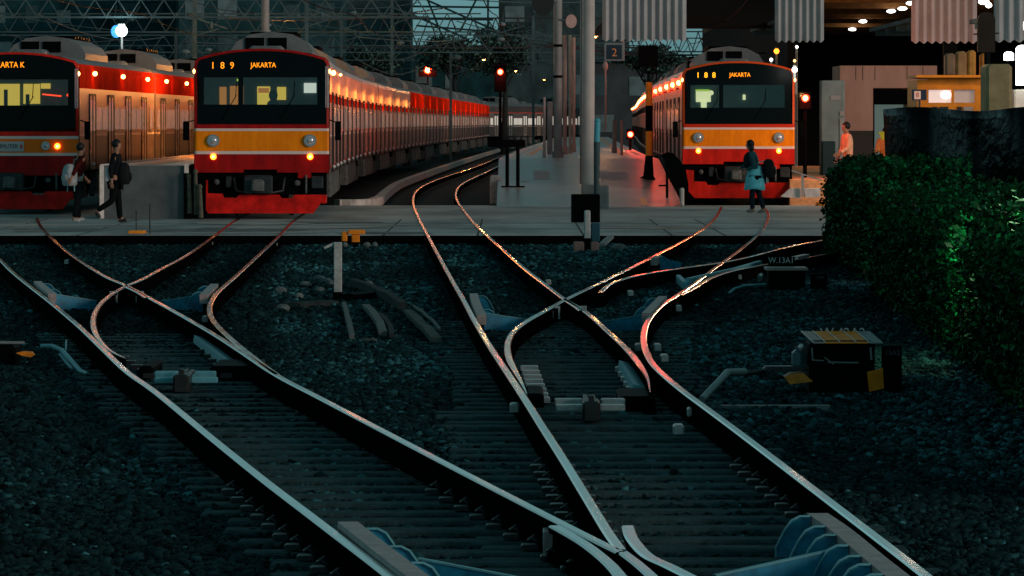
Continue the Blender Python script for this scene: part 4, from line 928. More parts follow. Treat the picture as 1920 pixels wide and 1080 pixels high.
m=MB(); m.cbox((X(1708),d-0.3,Z(188)),(X(1735),d-0.26,Z(168)),0.01,0); m.box((X(1712),d-0.306,Z(186)),(X(1724),d-0.301,Z(171)),1); text_mb(m,'8',X(1718),d-0.31,Z(178.5),0.15,2); m.tube([(X(1722),d-0.28,Z(188)),(X(1722),d-0.28,-0.2)],0.02,8,0)
tag(m.build('sign',[mat('sign_navy',(0.02,0.04,0.08),0.5),mat('sign_pink',(0.75,0.5,0.45),0.5,emit=(1,0.6,0.5),es=0.15),mat('sign_rust',(0.5,0.12,0.05),0.5)]),'small numbered sign half pink half navy at the left corner of the orange booth','sign')
# covered crate, brown tarps and dark dome at the far right
d=96; s=F/d
m=MB(); m.cbox((X(1849),d,-0.2),(X(1898),d+1.2,Z(120)),0.06); tag(m.build('cabinet',mat('cabinet_olive',(0.30,0.24,0.13),0.7,var=0.3,vs=2.5,bump=0.4,bs=3)),'tall olive grey cabinet between the orange booth and the glaring lights','cabinet')
d=108; s=F/d
for i,(a,b,yt,yb,c_) in enumerate(((1772,1792,100,140,(0.22,0.14,0.09)),(1793,1813,96,142,(0.36,0.20,0.09)),(1814,1830,94,141,(0.55,0.25,0.06)),(1838,1852,100,150,(0.6,0.22,0.05)))):
    m=MB(); m.cbox((X(a),d,Z(yb)),(X(b),d+0.3,Z(yt)),0.05); tag(m.build('awning_cloth',mat('cloth_brown_%d'%i,c_,0.8,var=0.3,vs=3,bump=0.5,bs=4)),('greyish','brown','amber','rust orange')[i]+' hanging cloth above the orange booth','cloth','hanging cloths above the booth')
d=104; s=F/d
t=thing('signal_back','dark round-topped signal back on a post between the two right-hand fascias','railway signal',(X(1850),d,-0.2))
arc_=[(X(1834),Z(98)),(X(1866),Z(98))]+[(X(1850)+(X(1866)-X(1850))*math.cos(PI*k/12),Z(38)+0.18*math.sin(PI*k/12)) for k in range(13)]
m=MB(); m.prism(arc_,d,d+0.2); m.build('head',mat('signal_brown',(0.006,0.005,0.004),0.7),t,t.location)
m=MB(); m.tube([(X(1852),d+0.1,-0.2),(X(1852),d+0.1,Z(98))],0.07,10); m.beam((X(1826),d+0.1,Z(64)),(X(1874),d+0.1,Z(62)),0.03); m.build('post',M_black,t,t.location)
m=MB(); m.ball((X(1842),d-0.3,Z(4)),(0.12,0.1,0.06),12,8); m.ball((X(1852),d-0.2,Z(10)),(0.07,0.07,0.06),10,8); tag(m.build('lamp',M_ewhite),'white lamp at the top above the dark round-topped signal back','lamp')
for (a,b,yt,yb,lab) in ((1894,1921,86,164,'tall glaring white light panel at the right edge'),(1872,1893,98,117,'short glaring white light left of the tall light panel')):
    m=MB(); rr=(b-a)/2/s*0.86; xc=X((a+b)/2); m.tube([(xc,d-1,Z(yb)+rr*0.3),(xc,d-1,Z(yt)-rr*0.6)],rr,16); m.ball((xc,d-1,Z(yt)-rr*0.6),(rr,rr,rr*0.6),16,8); tag(m.build('light_panel',M_ewhite),lab,'lit panel')
m=MB(); m.ball((X(1917),d-1,Z(50)),(0.09,0.09,0.16),12,10); tag(m.build('lamp',mat('lamp_peach',(1,0.8,0.6),0.5,emit=(1.0,0.75,0.55),es=3)),'peach-white lamp on the fascia at the right edge','lamp')
m=MB(); m.cbox((X(1897),d-0.5,-0.2),(X(1925),d+0.5,Z(168)),0.03); tag(m.build('counter',mat('counter_pale',(0.55,0.52,0.45),0.7)),'pale counter below the tall glaring light panel','counter')
light((X(1900),d-2.0,3.4),(1,0.85,0.7),60,0.2,'panel_light'); light((X(1790),98,3.9),(1,0.55,0.2),45,0.15,'booth_light'); light((X(1770),113,5.0),(1,0.55,0.35),60,0.15,'canopy_light')
# black tarpaulin fence behind the hedge
d0,d1=72,60
t=thing('tarpaulin_screen','glossy black plastic tarpaulin screen standing behind the hedge','screen',(7.2,66,-0.2))
nx,nz=70,18; mb=MB(); vs=[]
for i in range(nx+1):
    u=i/nx
    for k in range(nz+1):
        v=k/nz; x=5.72+u*4.2-(0.12*(1-u)*v*1.2 if u<0.08 else 0); y=72-u*9+0.10*math.sin(u*46+v*2)+0.06*math.sin(u*23+v*9+2)+0.03*math.sin(u*130)
        zt=2.1+0.03*math.sin(u*19); vs.append((x,y,-0.2+(zt+0.2)*v))
mb.add(vs,[(i*(nz+1)+k,(i+1)*(nz+1)+k,(i+1)*(nz+1)+k+1,i*(nz+1)+k+1) for i in range(nx) for k in range(nz)],0,True)
o=mb.build('sheet',M_tarp,t,t.location); sd=o.modifiers.new('thickness','SOLIDIFY'); sd.thickness=0.01
for i in range(5):
    u=i/4; m=MB(); m.tube([(5.85+u*4.0,72.3-u*9,-0.2),(5.85+u*4.0,72.3-u*9,2.05)],0.03,8); m.build('stake',M_steel,t,t.location)
# ------------------------------------------------------------------ hedges
def hedge(label,line,wd,h,n,seed,leaf=0.045):
    """line: near-side ground points (x,y); body to the right of it"""
    t=thing('hedge',label,'hedge',(line[0][0],line[0][1],-0.2))
    L=[Vector((x,y,0)) for x,y in line]; seg=[(b-a).length for a,b in zip(L,L[1:])]; T=sum(seg)
    def at(s):
        for a,b,l in zip(L,L[1:],seg):
            if s<=l or b is L[-1]: return a+(b-a)*min(1,s/l)
            s-=l
    rs=np.random.RandomState(seed)
    def bumps(s,u): return 0.10*math.sin(s*0.9+seed)+0.07*math.sin(s*2.3+1.3*seed)+0.05*math.sin(s*5.1+u*3)
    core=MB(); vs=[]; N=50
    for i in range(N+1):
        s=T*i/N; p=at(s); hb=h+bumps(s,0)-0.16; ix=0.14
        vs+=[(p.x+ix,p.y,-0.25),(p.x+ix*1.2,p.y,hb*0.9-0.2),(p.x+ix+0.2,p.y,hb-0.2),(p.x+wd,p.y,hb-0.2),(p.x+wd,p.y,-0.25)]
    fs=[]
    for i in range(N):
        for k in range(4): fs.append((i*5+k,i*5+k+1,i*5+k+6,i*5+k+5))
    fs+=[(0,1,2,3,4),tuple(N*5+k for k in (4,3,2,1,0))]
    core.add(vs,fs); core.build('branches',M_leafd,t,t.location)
    tw=MB()
    for _ in range(90):
        s=rs.uniform(0,T); p=at(s); hb=h+bumps(s,0)-0.2; u=rs.rand()*wd*0.8; b_=Vector((p.x+0.08+u,p.y,hb-0.12)); tw.tube([b_,b_+Vector((rs.uniform(-.06,.06),rs.uniform(-.06,.06),rs.uniform(0.16,0.34)))],[0.006,0.002],4)
    tag(tw.build('shoots',M_leaf,t,t.location),kind='stuff')
    C=[];S=[]
    for _ in range(n):
        s=rs.uniform(0,T); p=at(s); r_=rs.rand()
        hb=h+bumps(s,0)
        if math.sin(s*3.1+seed)*math.sin(s*7.7+2*seed)>0.35 and rs.rand()<0.55: continue
        if r_<0.52: v=rs.rand(); x=p.x+0.04*math.sin(s*4+v*7)+rs.normal(0,0.05); z=-0.2+hb*v; x+=0.12*max(0,v-0.85)*3
        elif r_<0.62: e=rs.choice([0,T]); p=at(e); x=p.x+rs.uniform(0,wd); z=-0.2+hb*rs.rand(); p=Vector((p.x,p.y+rs.normal(0,0.05)+(-0.05 if e==0 else 0.05),0))
        else: u=rs.rand(); x=p.x+0.05+u*wd; z=-0.2+hb+bumps(s*1.7+u*4,u)*0.5-0.12*abs(rs.normal(0,0.5))+ (0.10*rs.rand() if rs.rand()<0.15 else 0)
        C.append((x,p.y+rs.normal(0,0.03),z)); S.append(rs.choice([0.55,0.8,1.0,1.3,1.7],p=[.2,.3,.28,.16,.06])*leaf)
    o=scatter('foliage',np.array(C)-np.array(t.location),np.array(S),M_leaf,'',quad=True); o.parent=t
    return t
t=thing('street_lamp','added unseen yard lamp standing behind the nearer hedge beyond the right edge','lamp',(5.95,41.5,-0.2))
m=MB(); m.tube([(5.95,41.5,-0.2),(5.95,41.5,2.9),(5.1,41.5,2.95)],0.05,8); m.build('post',M_pole,t,t.location)
m=MB(); m.cbox((4.7,41.35,2.80),(5.15,41.65,2.90),0.02); m.build('lantern',M_pole,t,t.location)
sd_=bpy.data.lights.new('added_hedge_light','SPOT'); sd_.energy=1500; sd_.color=(0.62,1.0,0.55); sd_.spot_size=math.radians(150); sd_.spot_blend=0.5; sd_.shadow_soft_size=0.12  # added light from outside the frame, brightens the hedge top
so_=bpy.data.objects.new('added_hedge_light',sd_); COL.objects.link(so_); so_.location=(4.82,41.5,2.7); so_.rotation_euler=Vector((0.75,0.0,-1.0)).to_track_quat('-Z','Y').to_euler()
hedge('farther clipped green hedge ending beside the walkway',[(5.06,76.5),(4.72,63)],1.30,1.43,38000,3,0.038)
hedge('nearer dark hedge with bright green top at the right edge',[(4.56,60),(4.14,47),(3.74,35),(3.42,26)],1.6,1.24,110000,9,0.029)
# ------------------------------------------------------------------ point machines and their gear
def machine(label,px0,px1,ytop,ybase,text,tsize,lid_mats,stripes=False,side_text=None):
    base=G((px0+px1)/2,ybase,-0.2); d=base.y; s=F/d; X=lambda px:(px-960)/s; Z=lambda py:H-(py-HY)/s
    t=thing('point_machine',label,'point machine',tuple(base),'point machines beside the tracks')
    m=MB(); m.cbox((X(px0)+0.03,d,-0.2),(X(px1)-0.03,d+0.55,Z(ytop)-0.02),0.03); m.build('housing',M_black,t,t.location)
    return t,d,s,X,Z
t,d,s,X,Z=machine('black point machine marked W.13A1 with a plain pale lid edge',1437,1515,502,547,'',0,None)
m=MB(); m.cbox((X(1437),d-0.02,Z(507)),(X(1515),d+0.6,Z(502)),0.006); m.build('lid',mat('lid_pinkish',(0.34,0.27,0.24),0.5,var=0.2,vs=9),t,t.location)
m=MB(); m.box((X(1446),d+0.61,Z(503)),(X(1496),d+0.63,Z(484)),0); text_mb(m,'W.13A1',X(1470),d+0.605,Z(491),0.105,1,0.004,0.9); m.build('name_plate',[M_black,mat('lettering_white',(0.55,0.58,0.58),0.6)],t,t.location)
m=MB(); m.cbox((X(1423),d+0.1,Z(524)),(X(1436),d+0.3,Z(513)),0.03,0); m.ball((X(1429),d+0.08,Z(517)),(0.02,0.02,0.03),8,6,1); m.build('lock',[mat('lock_teal',(0.04,0.10,0.12),0.4),M_ewhite if False else M_lens],t,t.location)
m=MB(); m.cbox((X(1415),d-0.05,Z(553)),(X(1439),d+0.2,Z(544)),0.012); m.build('motor_cover',mat('cover_rust_orange',(0.42,0.18,0.07),0.6,var=0.2,vs=10),t,t.location)
m=MB(); m.cbox((X(1522),d+0.2,-0.2),(X(1552),d+0.3,Z(514)),0.01,0); text_mb(m,'13A1',X(1540),d+0.19,Z(521),0.05,1); m.build('side_plate',[M_black,M_pole],t,t.location)
m=MB(); a=P(1337,574,d-4.0); a.z=-0.12; m.tube([P(1436,533,d),P(1395,536,d-0.4),P(1378,541,d-0.6),P(1336,574,d-1.6)],0.016,8,0); m.beam(P(1432,534,d-0.02),P(1392,535,d-0.2),0.05,0.03,1); m.build('drive_rod',[M_blued,M_pole],t,t.location)
t,d,s,X,Z=machine('black point machine with an orange striped lid marked W.42A2',1510,1648,634,742,'',0,None)
m=MB(); yy0,yy1=d-0.03,d+0.55
cols=[0,1,1,1,2]; xs=[1510,1532,1560,1590,1614,1642]
for i in range(5):
    a,b=X(xs[i]),X(xs[i+1]); m.add([(a+0.06,yy0,Z(642)),(b+0.055,yy0,Z(642)),(b-0.005,yy1,Z(634)+0.03),(a,yy1,Z(634)+0.03),(a+0.06,yy0,Z(644)),(b+0.055,yy0,Z(644)),(b-0.005,yy1,Z(636)+0.03),(a,yy1,Z(636)+0.03)],[(0,1,2,3),(7,6,5,4),(0,4,5,1),(1,5,6,2),(2,6,7,3),(3,7,4,0)],cols[i])
    m.beam((a+0.06,yy0,Z(642)+0.004),(a,yy1,Z(634)+0.034),0.006,0.006,3)
m.build('lid',[mat('lid_pale_pink',(0.40,0.28,0.25),0.5),M_orange,M_pole,M_wline],t,t.location)
m=MB(); m.box((X(1553),d+0.58,Z(660)),(X(1632),d+0.60,Z(613)),0); text_mb(m,'W.42A2',X(1590),d+0.575,Z(631),0.11,1,0.004,0.95); m.build('name_plate',[mat('plate_dark_teal',(0.012,0.03,0.034),0.7),mat('lettering_white',(0.55,0.58,0.58),0.6)],t,t.location)
m=MB(); m.cbox((X(1488),d+0.05,Z(685)),(X(1514),d+0.35,Z(652)),0.05,0); m.ball((X(1503),d+0.06,Z(652)),(0.022,0.02,0.03),8,6,1); m.build('lock',[mat('lock_teal',(0.04,0.10,0.12),0.4),M_lens],t,t.location)
m=MB(); m.beam((X(1522),d-0.004,Z(675)),(X(1545),d-0.004,Z(676)),0.008); m.beam((X(1552),d-0.004,Z(679)),(X(1610),d-0.004,Z(680)),0.010); m.beam((X(1632),d-0.004,Z(651)),(X(1634),d-0.004,Z(675)),0.014); m.beam((X(1522),d-0.004,Z(652)),(X(1524),d-0.004,Z(675)),0.010); m.beam((X(1546),d-0.006,Z(670)),(X(1563),d-0.006,Z(683)),0.008); m.build('panel_seam',M_pole,t,t.location)
m=MB(); m.prism([(X(1470),Z(706)),(X(1482),Z(700)),(X(1505),Z(698)),(X(1523),Z(714)),(X(1480),Z(719))],d-0.12,d+0.15); m.build('motor_cover',mat('cover_orange',(0.80,0.27,0.03),0.5,var=0.25,vs=10),t,t.location)
m=MB(); m.add([(X(1625),d-0.05,Z(697)),(X(1655),d-0.02,Z(690)),(X(1657),d-0.02,Z(728)),(X(1629),d-0.05,Z(734)),(X(1625),d-0.03,Z(697)),(X(1655),d,Z(690)),(X(1657),d,Z(728)),(X(1629),d-0.03,Z(734))],[(0,1,2,3),(7,6,5,4),(0,4,5,1),(1,5,6,2),(2,6,7,3),(3,7,4,0)]); m.build('orange_plate',M_orange,t,t.location)
m=MB(); m.cbox((X(1658),d+0.2,-0.2),(X(1695),d+0.3,Z(650)),0.01,0); text_mb(m,'13A2',X(1677),d+0.19,Z(664),0.055,1); m.build('side_plate',[M_black,mat('lettering_dim',(0.10,0.13,0.13),0.6)],t,t.location)
m=MB(); m.cbox((X(1430),d-0.1,Z(695)),(X(1513),d+0.1,Z(686)),0.02,1); m.tube([(X(1432),d,Z(697)),(X(1396),d-0.1,Z(699))],0.02,8,1)
m.tube([P(1396,697,d-0.1),P(1364,698,d-0.3),P(1346,718,d-0.7),P(1316,749,d-1.2)],0.028,8,0); m.build('drive_rod',[mat('rod_pale_teal',(0.20,0.27,0.28),0.45,var=0.2,vs=10),M_steel],t,t.location)
m=MB(); a=G(1350,760,-0.17); m.box((a.x,a.y-0.1,-0.2),(a.x+0.8,a.y+0.0,-0.165)); m.build('mounting_bar',M_pole,t,t.location)
# left point machine gear partly outside the frame
t=thing('point_machine','point lever gear with an orange cover at the left edge','point machine',tuple(G(60,690,-0.2)),'point machines beside the tracks')
d=G(60,690,-0.2).y; s=F/d; X=lambda px:(px-960)/s; Z=lambda py:H-(py-HY)/s
m=MB(); m.cbox((X(-60),d,-0.2),(X(28),d+0.5,Z(646)),0.03); m.build('housing',M_black,t,t.location)
m=MB(); m.beam((X(-60),d-0.02,Z(641)),(X(46),d-0.02,Z(642)),0.05,0.018); m.build('cover_edge',M_pole,t,t.location)
m=MB(); m.prism([(X(32),Z(661)),(X(45),Z(658)),(X(62),Z(659)),(X(66),Z(665)),(X(60),Z(669)),(X(44),Z(666))],d-0.1,d); m.build('motor_cover',M_orange,t,t.location)
m=MB(); m.tube([P(78,649,d),P(98,649,d-0.1),P(115,656,d-0.3),P(132,675,d-0.7),P(150,695,d-1.2),P(164,702,d-1.5)],0.020,8,0); m.tube([P(113,664,d-0.3),P(125,680,d-0.6),P(136,692,d-0.9)],0.014,8,0); m.tube([P(124,637,d),P(123,656,d)],0.008,6,0); m.build('drive_rod',M_blued,t,t.location)
# ------------------------------------------------------------------ small things around the tracks
def zc(d): s=F/d; return s,(lambda px:(px-960)/s),(lambda py:H-(py-HY)/s)
b=G(633,562,-0.2); d=b.y; s,X,Z=zc(d)
t=thing('marker_post','pale concrete marker post with a bent top arm in the rubble','post',tuple(b))
m=MB(); m.cbox((X(626),d-0.05,Z(547)),(X(641),d+0.05,Z(454)),0.008); m.build('shaft',mat('post_pale',(0.36,0.42,0.42),0.7,var=0.3,vs=12),t,t.location)
m=MB(); m.beam((X(627),d,Z(456)),(X(608),d,Z(465)),0.05,0.03); m.build('arm',mat('post_pale',(0.36,0.42,0.42)),t,t.location)
m=MB(); m.cbox((X(624),d-0.07,-0.24),(X(644),d+0.07,Z(547)-0.002),0.01); m.build('socket',M_black,t,t.location)
def plank(label,a,b,wd,m_,th=0.05,z=-0.13,curve=0.0,nm='timber_plank'):
    p=G(*a,z); q=G(*b,z); mb=MB(); mid=(p+q)/2; mid.x+=curve
    pts=[p,(p*0.65+q*0.35)+Vector((curve*0.8,0,0.01)),mid,(p*0.3+q*0.7)+Vector((curve*0.8,0,0.015)),q]
    mb.sweep(pts,[(-wd/2,-th),(-wd/2,0),(wd/2,0),(wd/2,-th)],[0]*4)
    return tag(mb.build(nm,m_),label,'timber','scrap timbers in the rubble heap')
M_pl1=mat('timber_pale',(0.13,0.165,0.165),0.8,var=0.4,vs=9,bump=0.5); M_pl2=mat('timber_dark',(0.03,0.045,0.045),0.85,var=0.5,vs=7)
plank('palest narrow plank directly below the marker post',(645,566),(660,626),0.05,M_pl1,0.05,-0.12)
plank('broad grey plank right of the pale narrow one',(686,570),(718,620),0.08,M_pl1,0.05,-0.12,0.03)
plank('thin dark plank in the middle of the heap',(712,586),(735,625),0.05,M_pl2,0.04,-0.12,0.03)
plank('long black timber arching over the back of the heap',(662,522),(755,566),0.09,M_pl2,0.09,-0.06,0.05)
plank('rightmost mossy timber of the heap',(765,580),(818,632),0.10,mat('timber_mossy',(0.075,0.11,0.10),0.85,var=0.6,vs=9,bump=0.6),0.05,-0.12)
plank('thin curved strip along the right of the heap',(775,572),(824,615),0.025,M_pl1,0.02,-0.10,0.02)
plank('short pale offcut at the bottom of the heap',(679,636),(705,636.5),0.05,M_pl1,0.02,-0.15)
plank('pale stick leaning left of the marker post',(595,516),(622,527),0.05,M_pl1,0.04,-0.08)
plank('dark slab lying left of the marker post',(548,566),(600,567),0.9,M_pl2,0.05,-0.13)
plank('flat black slab just right of the marker post',(655,549),(694,549.5),1.0,M_black,0.06,-0.10)
for i,(x,y) in enumerate(((572,534),(560,556),(525,545),(600,545),(690,533),(530,578))):
    p=G(x,y,-0.16); m=MB(); m.ball(p,(0.06+0.03*R.random(),0.1,0.05),7,5); o=m.build('rubble_lump',mat('rubble',(0.12,0.16,0.16),0.9,var=0.5,vs=12,bump=0.6,bs=20)); tag(o,['grey lump behind the left end of the heap','grey lump at the left side of the heap','leftmost grey lump of the heap','grey lump touching the marker post shadow','grey lump behind the flat black slab','grey lump below the leftmost one'][i],'rubble','rubble lumps around the timber heap')
# orange block on dark concrete stubs at the walkway edge
b=G(662,466,-0.2); d=b.y; s,X,Z=zc(d)
t=thing('cable_box','orange cable box on a dark stub at the walkway edge behind the marker post','cable box',tuple(b))
m=MB(); m.cbox((X(652),d,Z(439)),(X(684),d+0.15,Z(431)),0.015); m.cbox((X(659),d+0.01,Z(454)),(X(674),d+0.14,Z(439)-0.002),0.015); m.cbox((X(640),d+0.02,Z(452)),(X(651),d+0.14,Z(434)),0.02); m.build('box',M_orange,t,t.location)
m=MB(); m.cbox((X(661),d+0.03,-0.25),(X(672),d+0.12,Z(454)-0.002),0.01); m.build('stub',M_black,t,t.location)
for x,r_,lab in ((647,0.05,'left'),(688,0.065,'middle'),(703,0.05,'right')):
    m=MB(); m.ball((X(x),d-0.1,-0.14),(r_,r_,0.055),8,6); tag(m.build('concrete_lump',mat('rubble',(0.12,0.16,0.16))),lab+' grey lump at the foot of the orange cable box','rubble')
s,X,Z=zc(83.0)
m=MB(); m.cbox((X(241),82.8,-0.02),(X(272),83.3,0.035),0.015); tag(m.build('cable_cover',M_orange),'flat orange cover lying on the walkway edge in front of the left platform','cable cover')
m=MB(); m.tube([(X(281),83,-0.012),(X(281),83,0.50)],0.012,6); tag(m.build('rod',M_steel),'taller thin upright rod right of the flat orange walkway cover','rod'); m=MB(); m.tube([(X(252),83.4,-0.012),(X(252),83.4,0.35)],0.010,6); m.ball((X(252),83.4,0.35),0.02,8,6); tag(m.build('rod',M_steel),'shorter thin rod with a knob behind the flat orange walkway cover','rod')
b=G(1140,468,-0.2); m=MB(); m.beam((b.x-0.1,b.y,-0.12),(b.x+0.06,b.y+0.6,0.0),0.10,0.05); tag(m.build('concrete_offcut',M_pole),'pale concrete offcut lying right of the dwarf signal','rubble')
b=G(1160,470,-0.2); m=MB(); m.ball((b.x,b.y,-0.15),(0.13,0.15,0.07),8,6); tag(m.build('stone',mat('rubble',(0.12,0.16,0.16))),'round grey stone right of the pale concrete offcut','rubble')
# short concrete stakes beside the middle train
s,X,Z=zc(95.0)
for i,(x,yt,yb) in enumerate(((356,330,400),(369,322,402),(378,350,408))):
    m=MB(); m.tube([(X(x),95.0-i*0.1,Z(yb)),(X(x-2),95.0-i*0.1,Z(yt))],[0.05,0.035],8); m.ball((X(x-2),95.0-i*0.1,Z(yt)),(0.05,0.05,0.06),8,6); tag(m.build('stake',mat('stake_olive',(0.10,0.10,0.075),0.8,var=0.5,vs=8)),('leftmost','middle','rightmost')[i]+' of three stubby stakes between platform end and middle train','stake','stakes beside the middle train')
m=MB(); m.box((X(343),95.2,0.0),(X(385),95.5,0.9)); tag(m.build('buffer_block',M_black),'black block behind the three stubby stakes','block')
# white stub at left of right train, strip of light concrete and barrier on its right
s,X,Z=zc(110)
m=MB(); m.cbox((X(1275),110,-0.02),(X(1283),110.2,Z(352)),0.03); tag(m.build('bollard',M_kerb),'small white stub post at the left foot of the right-hand train','bollard')
m=MB(); m.tube([(X(1256),112,0),(X(1256),112,Z(312))],0.03,8); m.beam((X(1240),112,Z(350)),(X(1258),112,Z(350)),0.04); tag(m.build('post',M_black),'thin black post beside the yellow and black banded post','post')
s,X,Z=zc(112)
m=MB(); m.prism([(X(1465),Z(369)),(X(1483),Z(353)),(X(1502),Z(353)),(X(1502),Z(372))],112,112.4); m.prism([(X(1508),Z(353)),(X(1538),Z(353)),(X(1538),Z(370)),(X(1510),Z(370))],112,112.4); tag(m.build('barrier_block',M_wline),'pale concrete barrier blocks at the right foot of the right-hand train','barrier')
m=MB(); m.beam((X(1505),111.9,Z(368)),(X(1504),111.9,Z(328)),0.06); m.beam((X(1484),111.9,Z(320)),(X(1540),111.9,Z(338)),0.03); tag(m.build('guard_rail',M_polel),'thin pale guard rail behind the barrier blocks','guard rail')
m=MB(); m.slab([(X(1486)+0.0,113),(X(1486)+3,113),(X(1486)+3.4,150),(X(1486)+1.5,150)],-0.2,0.55); tag(m.build('platform',M_oline),kind='structure')  # orange lamp light on the floor put into the slab colour
m=MB(); m.ball((X(1534),110.5,0.02),(0.16,0.2,0.09),10,7); tag(m.build('sandbag',M_orange),'orange rounded bag at the hedge end beside the walkway','bag')
light((X(1530),118,2.6),(1,0.5,0.15),35,0.1,'yard_light')
s,X,Z=zc(110.6)
m=MB(); m.prism([(X(x),Z(y)) for x,y in ((1240,290),(1252,285),(1262,287),(1275,300),(1286,318),(1291,345),(1291,383),(1280,381),(1272,352),(1258,330),(1248,306))],110.6,111.0); tag(m.build('covered_barrier',M_black),'black draped barrier slumping against the left side of the right-hand train','barrier')
# street lamps
def bulb(label,px,py,d,r,m_,power=0,col=(1,1,1),post=None,name='street_lamp'):
    c=P(px,py,d); s=F/d; rr=r/s; base=post if post is not None else c.z
    t=thing(name,label,'lamp',(c.x,d,base if post is not None else c.z))
    m=MB(); m.ball(c,rr,14,10); m.build('bulb',m_,t,t.location)
    m=MB(); m.tube([(c.x,d+0.12,base if post is not None else c.z-0.2),(c.x,d+0.12,c.z+rr)],0.035,8); m.beam((c.x,d+0.12,c.z+rr),(c.x,d-0.05,c.z+rr+0.02),rr*1.2,0.04); m.build('post',M_pole,t,t.location)
    if power: l=light(c,col,power,0.15); l.location=(c.x,d-0.4,c.z)
    return t
bulb('bright white floodlight above the roofs of the left train',228,58,150,11,M_ewhite,30,(0.9,1,1),0)
c=P(218,59,150.6); m=MB(); m.ball(c,(0.17,0.05,0.2),14,10); tag(m.build('blue_lamp',M_eblue),'dim blue lamp half hidden behind the white floodlight','lamp')
bulb('white lamp on a bracket at the right corner of the right-hand train',1490,131,113,5,M_ewhite,12,(1,1,0.95))
bulb('orange lantern above the right-hand train roof',1456,96,150,5,M_tail,0,post=0)
bulb('small white lamp below the orange lantern',1446,112,152,3,M_ewhite,0,post=0)
bulb('tiny white lamp under the second fascia',1494,88,150,2.5,M_ewhite,0,post=0)
bulb('tiny yellowish lamp right of the orange lantern',1490,114,148,2.5,M_esod,0,post=0)
bulb('tiny white lamp in the gap above the right-hand train',1381,59,200,3,M_ewhite,0,post=0)
# ------------------------------------------------------------------ platform lamps (sodium) that colour the sides of the trains
for i,dd in enumerate((119,136,156,180)):
    t=thing('platform_lamp',('nearest','second','third','farthest')[i]+' sodium lamp on the platform between left and middle trains','lamp',(-7.3,dd,1.05),'sodium lamps behind the middle train')
    m=MB(); m.tube([(-7.3,dd,1.05),(-7.3,dd,3.6)],0.04,8); m.build('post',M_steel,t,t.location)
    m=MB(); m.cbox((-7.45,dd-0.25,3.6),(-7.15,dd+0.25,3.68),0.02,0); m.ball((-7.3,dd,3.58),(0.1,0.2,0.05),10,6,1); m.build('lantern',[M_steel,M_esod],t,t.location)
    light((-7.3,dd,3.35),(1,0.36,0.07),560,0.12)
for i,(x,dd,pw) in enumerate(((-1.2,205,120),(0.2,250,140),(2.0,300,140),(2.6,150,50),(4.0,185,60))):
    z=4.6
    t=thing('platform_lamp',('first','second','third','low canopy','fifth')[i]+' warm lamp hung high over the far part of platform two','lamp',(x,dd,z),'warm lamps over platform two')
    m=MB(); m.cbox((x-0.1,dd-0.3,z),(x+0.1,dd+0.3,z+0.06),0.02,0); m.ball((x,dd,z-0.02),(0.05,0.15,0.03),10,6,1); m.build('lantern',[M_steel,M_esod],t,t.location)
    light((x,dd,z-0.15),(1,0.36,0.10),pw,0.12)
# ------------------------------------------------------------------ overhead line structures and far background
def gantry(label,d,x0,x1,zb,zt,bays,m_=M_bglite,posts=True,r=0.05):
    t=thing('line_gantry',label,'gantry',((x0+x1)/2,d,0),'overhead line gantries')
    m=MB(); m.beam((x0,d,zb),(x1,d,zb),r,r); m.beam((x0,d,zt),(x1,d,zt),r,r); m.beam((x0,d+0.5,zb),(x1,d+0.5,zb),r,r)
    w_=(x1-x0)/bays
    for i in range(bays): m.beam((x0+i*w_,d,zb),(x0+(i+0.5)*w_,d,zt),r*0.7,r*0.7); m.beam((x0+(i+0.5)*w_,d,zt),(x0+(i+1)*w_,d,zb),r*0.7,r*0.7)
    m.build('truss',m_,t,t.location)
    if posts:
        for x in (x0,x1): m=MB(); m.beam((x,d,0),(x,d,zt),0.22,0.22); m.build('post',m_,t,t.location)
    return t
gantry('nearest lattice gantry over the left train',150,-17,-2.6,5.2,5.75,20,M_bglite,False)
gantry('second lattice gantry behind the floodlight',185,-22,-1.2,5.4,6.1,24,M_bgmid,False)
gantry('third lattice gantry over the middle train',225,-26,3.5,5.2,6.0,26,M_bglite,False)
gantry('fourth thin dark lattice gantry against the sky gap',262,-10,7,6.0,7.6,14,M_steel,False,0.09)
gantry('lowest distant lattice gantry crossing behind the signals',330,-34,10,6.2,7.2,34,M_bgmid,False,0.07)
gantry('dark lattice gantry in the gap above the right-hand train',290,5,20,6.0,7.4,18,M_steel,False,0.08)
gantry('second dark lattice in the gap above the right-hand train',250,5,17,5.6,6.3,16,M_steel,False,0.06)
column('thick grey mast rising behind the middle train roof',490,505,-40,74,128,M_pole,'masts behind the middle train')
for i,(x,yt,d,c_) in enumerate(((365,0,160,M_bglite),(575,-20,170,M_bglite),(330,60,190,M_bgmid),(735,-20,210,M_bglite),(640,20,200,M_bgmid),(845,100,240,M_bgmid),(1000,30,230,M_bglite))):
    s=F/d; m=MB(); xx=(x-960)/s; zt=H-(yt-HY)/s; m.beam((xx,d,0),(xx,d,zt),0.13,0.13); m.beam((xx,d,zt*0.9),(xx+1.1,d,zt*0.84),0.05,0.05); m.beam((xx,d,zt*0.8),(xx+0.8,d,zt*0.84),0.04,0.04); m.ball((xx+0.55,d,zt*0.86),(0.06,0.06,0.14),8,6)
    tag(m.build('line_mast',c_),['slim pale mast right of the floodlight','slim mast above the middle train windscreen','short mast behind the left train tail','tall mast left of the glowing signal','faint mast above the middle train','dim mast between the two red signals','pale mast left of the platform columns'][i],'mast','masts behind the middle train')
